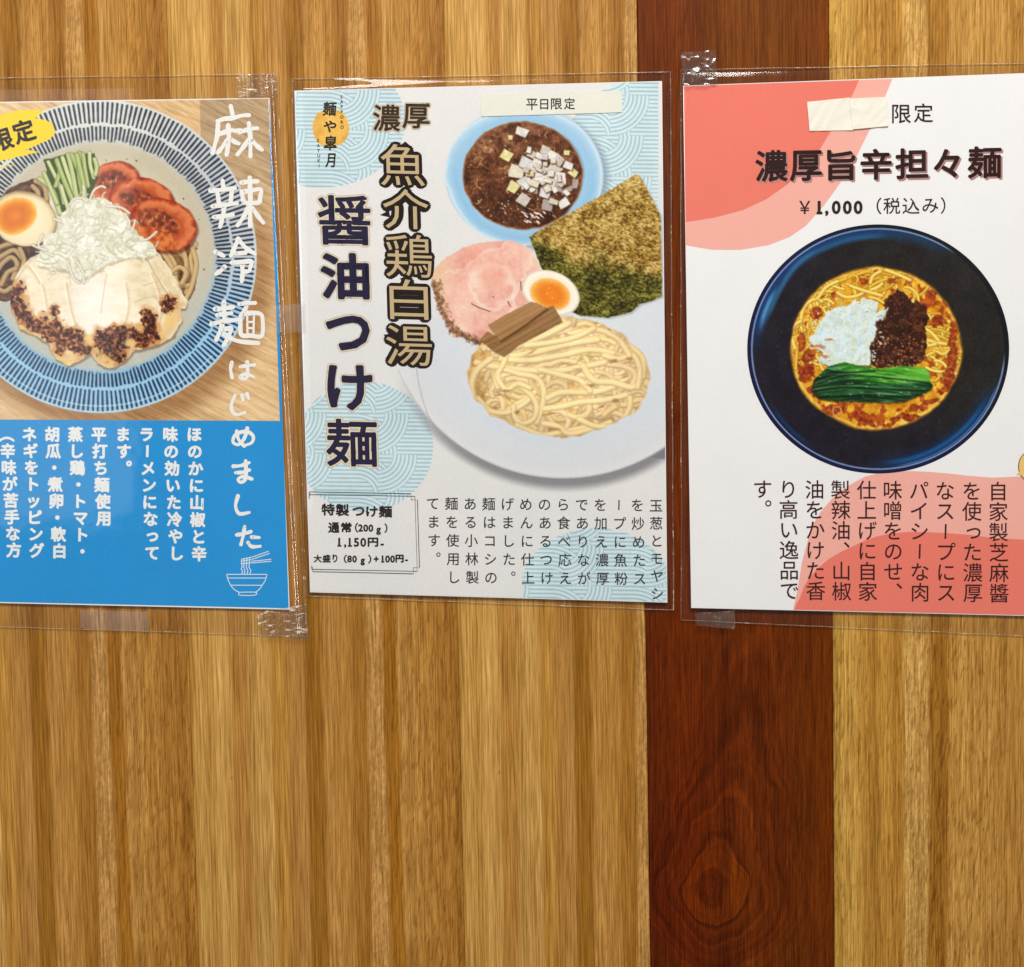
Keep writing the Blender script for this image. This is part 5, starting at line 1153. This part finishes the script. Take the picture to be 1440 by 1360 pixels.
I.shape([(1448+12*math.cos(a)*1.25, 656+20*math.sin(a)) for a in np.linspace(0, 2*math.pi, 25)[:-1]]); I.shape([(1429.5, 667.5), (1435, 662), (1436, 668)]); I.build('printed_sketch', (236, 196, 120), p3)
blk = mat_paper('white_label_tape', (240, 238, 226), .5, .04)
a_ = thick_sheet('sticker', s3, [(1135, 143.4), (1195, 137.2), (1199.5, 183.2), (1138.6, 184.2)], .12*MM, .1*MM, blk, p3, 3, .4*MM); a_['label'] = 'blank cream sticker, left half of the pair'
b_ = thick_sheet('sticker', s3, [(1194, 138.6), (1248, 136.2), (1249.6, 177.2), (1199.4, 182)], .3*MM, .1*MM, blk, p3, 3, .4*MM); b_['label'] = 'blank cream sticker, right half overlapping the other'
f3 = [(957.5, 98.5), (1512, 88), (1530, 899), (958, 872)]
film('clear_sleeve', f3, s3, 1.0*MM, p3, M_film, seed=24)
rim('sealed_edge', f3, 1.5, .62*MM, p3, M_edge, 9)
I = None
# ================================================================ adhesive tape
def tape(label, quad, h, crumple, mat, seed, step=2.5, flat=False):
    q = Sheet(quad, 0, 0, 0)
    n = max(4, int(np.hypot(*(q.q[1]-q.q[0]))/step)); m = max(4, int(np.hypot(*(q.q[3]-q.q[0]))/step))
    uu, vv = np.meshgrid(np.linspace(0, 1, n), np.linspace(0, 1, m)); x, y = q.uv(uu, vv)
    x = x+(fbm(vv*9, uu*0, 1, seed)-.5)*2.2*(np.abs(uu-.5)*2)**6*np.sign(uu-.5)
    y = y+(fbm(uu*9, vv*0, 1, seed+4)-.5)*2.6*(np.abs(vv-.5)*2)**6
    r = 1-np.abs(fbm(x, y, 9, seed, 3)-.5)*2
    hh = h+crumple*(fbm(x, y, 5, seed+2, 3)*.6+r**4*.7)
    o = mesh('clear_tape', P(x.ravel(), y.ravel(), hh.ravel()), grid_faces(n, m), mat, None, smooth=not flat)
    c = P(*np.mean(quad, 0), h)
    o.data.transform(Matrix.Translation(-Vector(c))); o.location = Vector(c)
    tag(o, label, 'tape', 'pieces of clear adhesive tape'); return o
M_tape = mat_film('clear_tape', (.88, .85, .80), .03, .2, .15, 90, 4.0, (240, 228, 205), .10, (200, 200, 260))
M_tape2 = mat_film('clear_tape_flat', (.9, .88, .85), .03, .12, .6, 160, 2.5, (246, 236, 214), .75, (150, 150, 620))
tape('crumpled clear tape over the top left corner of the pink poster', [(957.5, 74), (1006, 70), (1009, 117.5), (960, 120)], 2.4*MM, 1.7*MM, M_tape, 3, 2.2)
tape('short wrinkled clear tape under the bottom left of the pink poster', [(978, 862), (1033, 858), (1034, 884), (980, 880)], 2.2*MM, 1.2*MM, M_tape, 13, 2.2)
tape('clear tape with scratchy bubbles on the bottom right corner of the blue poster', [(362, 861), (405, 858), (433, 852), (434, 899), (364, 896)][:1]+[(430, 850), (434, 899), (364, 895)], 2.3*MM, .5*MM, M_tape2, 23, 2)
tape('clear tape with bright creases above the handwritten title poster', [(333, 106), (388, 102), (390, 134), (335, 137)], 2.2*MM, .35*MM, M_tape2, 33, 2)
M_tape3 = mat_film('milky_tape', (.94, .93, .91), .07, .3, .2, 90, 1.0, (238, 236, 232))
tape('milky clear tape bridging the gap between the blue and the white poster', [(384, 431), (428, 426), (430, 466), (386, 470)], 2.6*MM, .15*MM, M_tape3, 43, 4)
tape('pale strip of tape below the blue panel text', [(112, 858), (208, 860), (209, 888), (113, 884)], 2.3*MM, .1*MM, M_tape3, 53, 4)
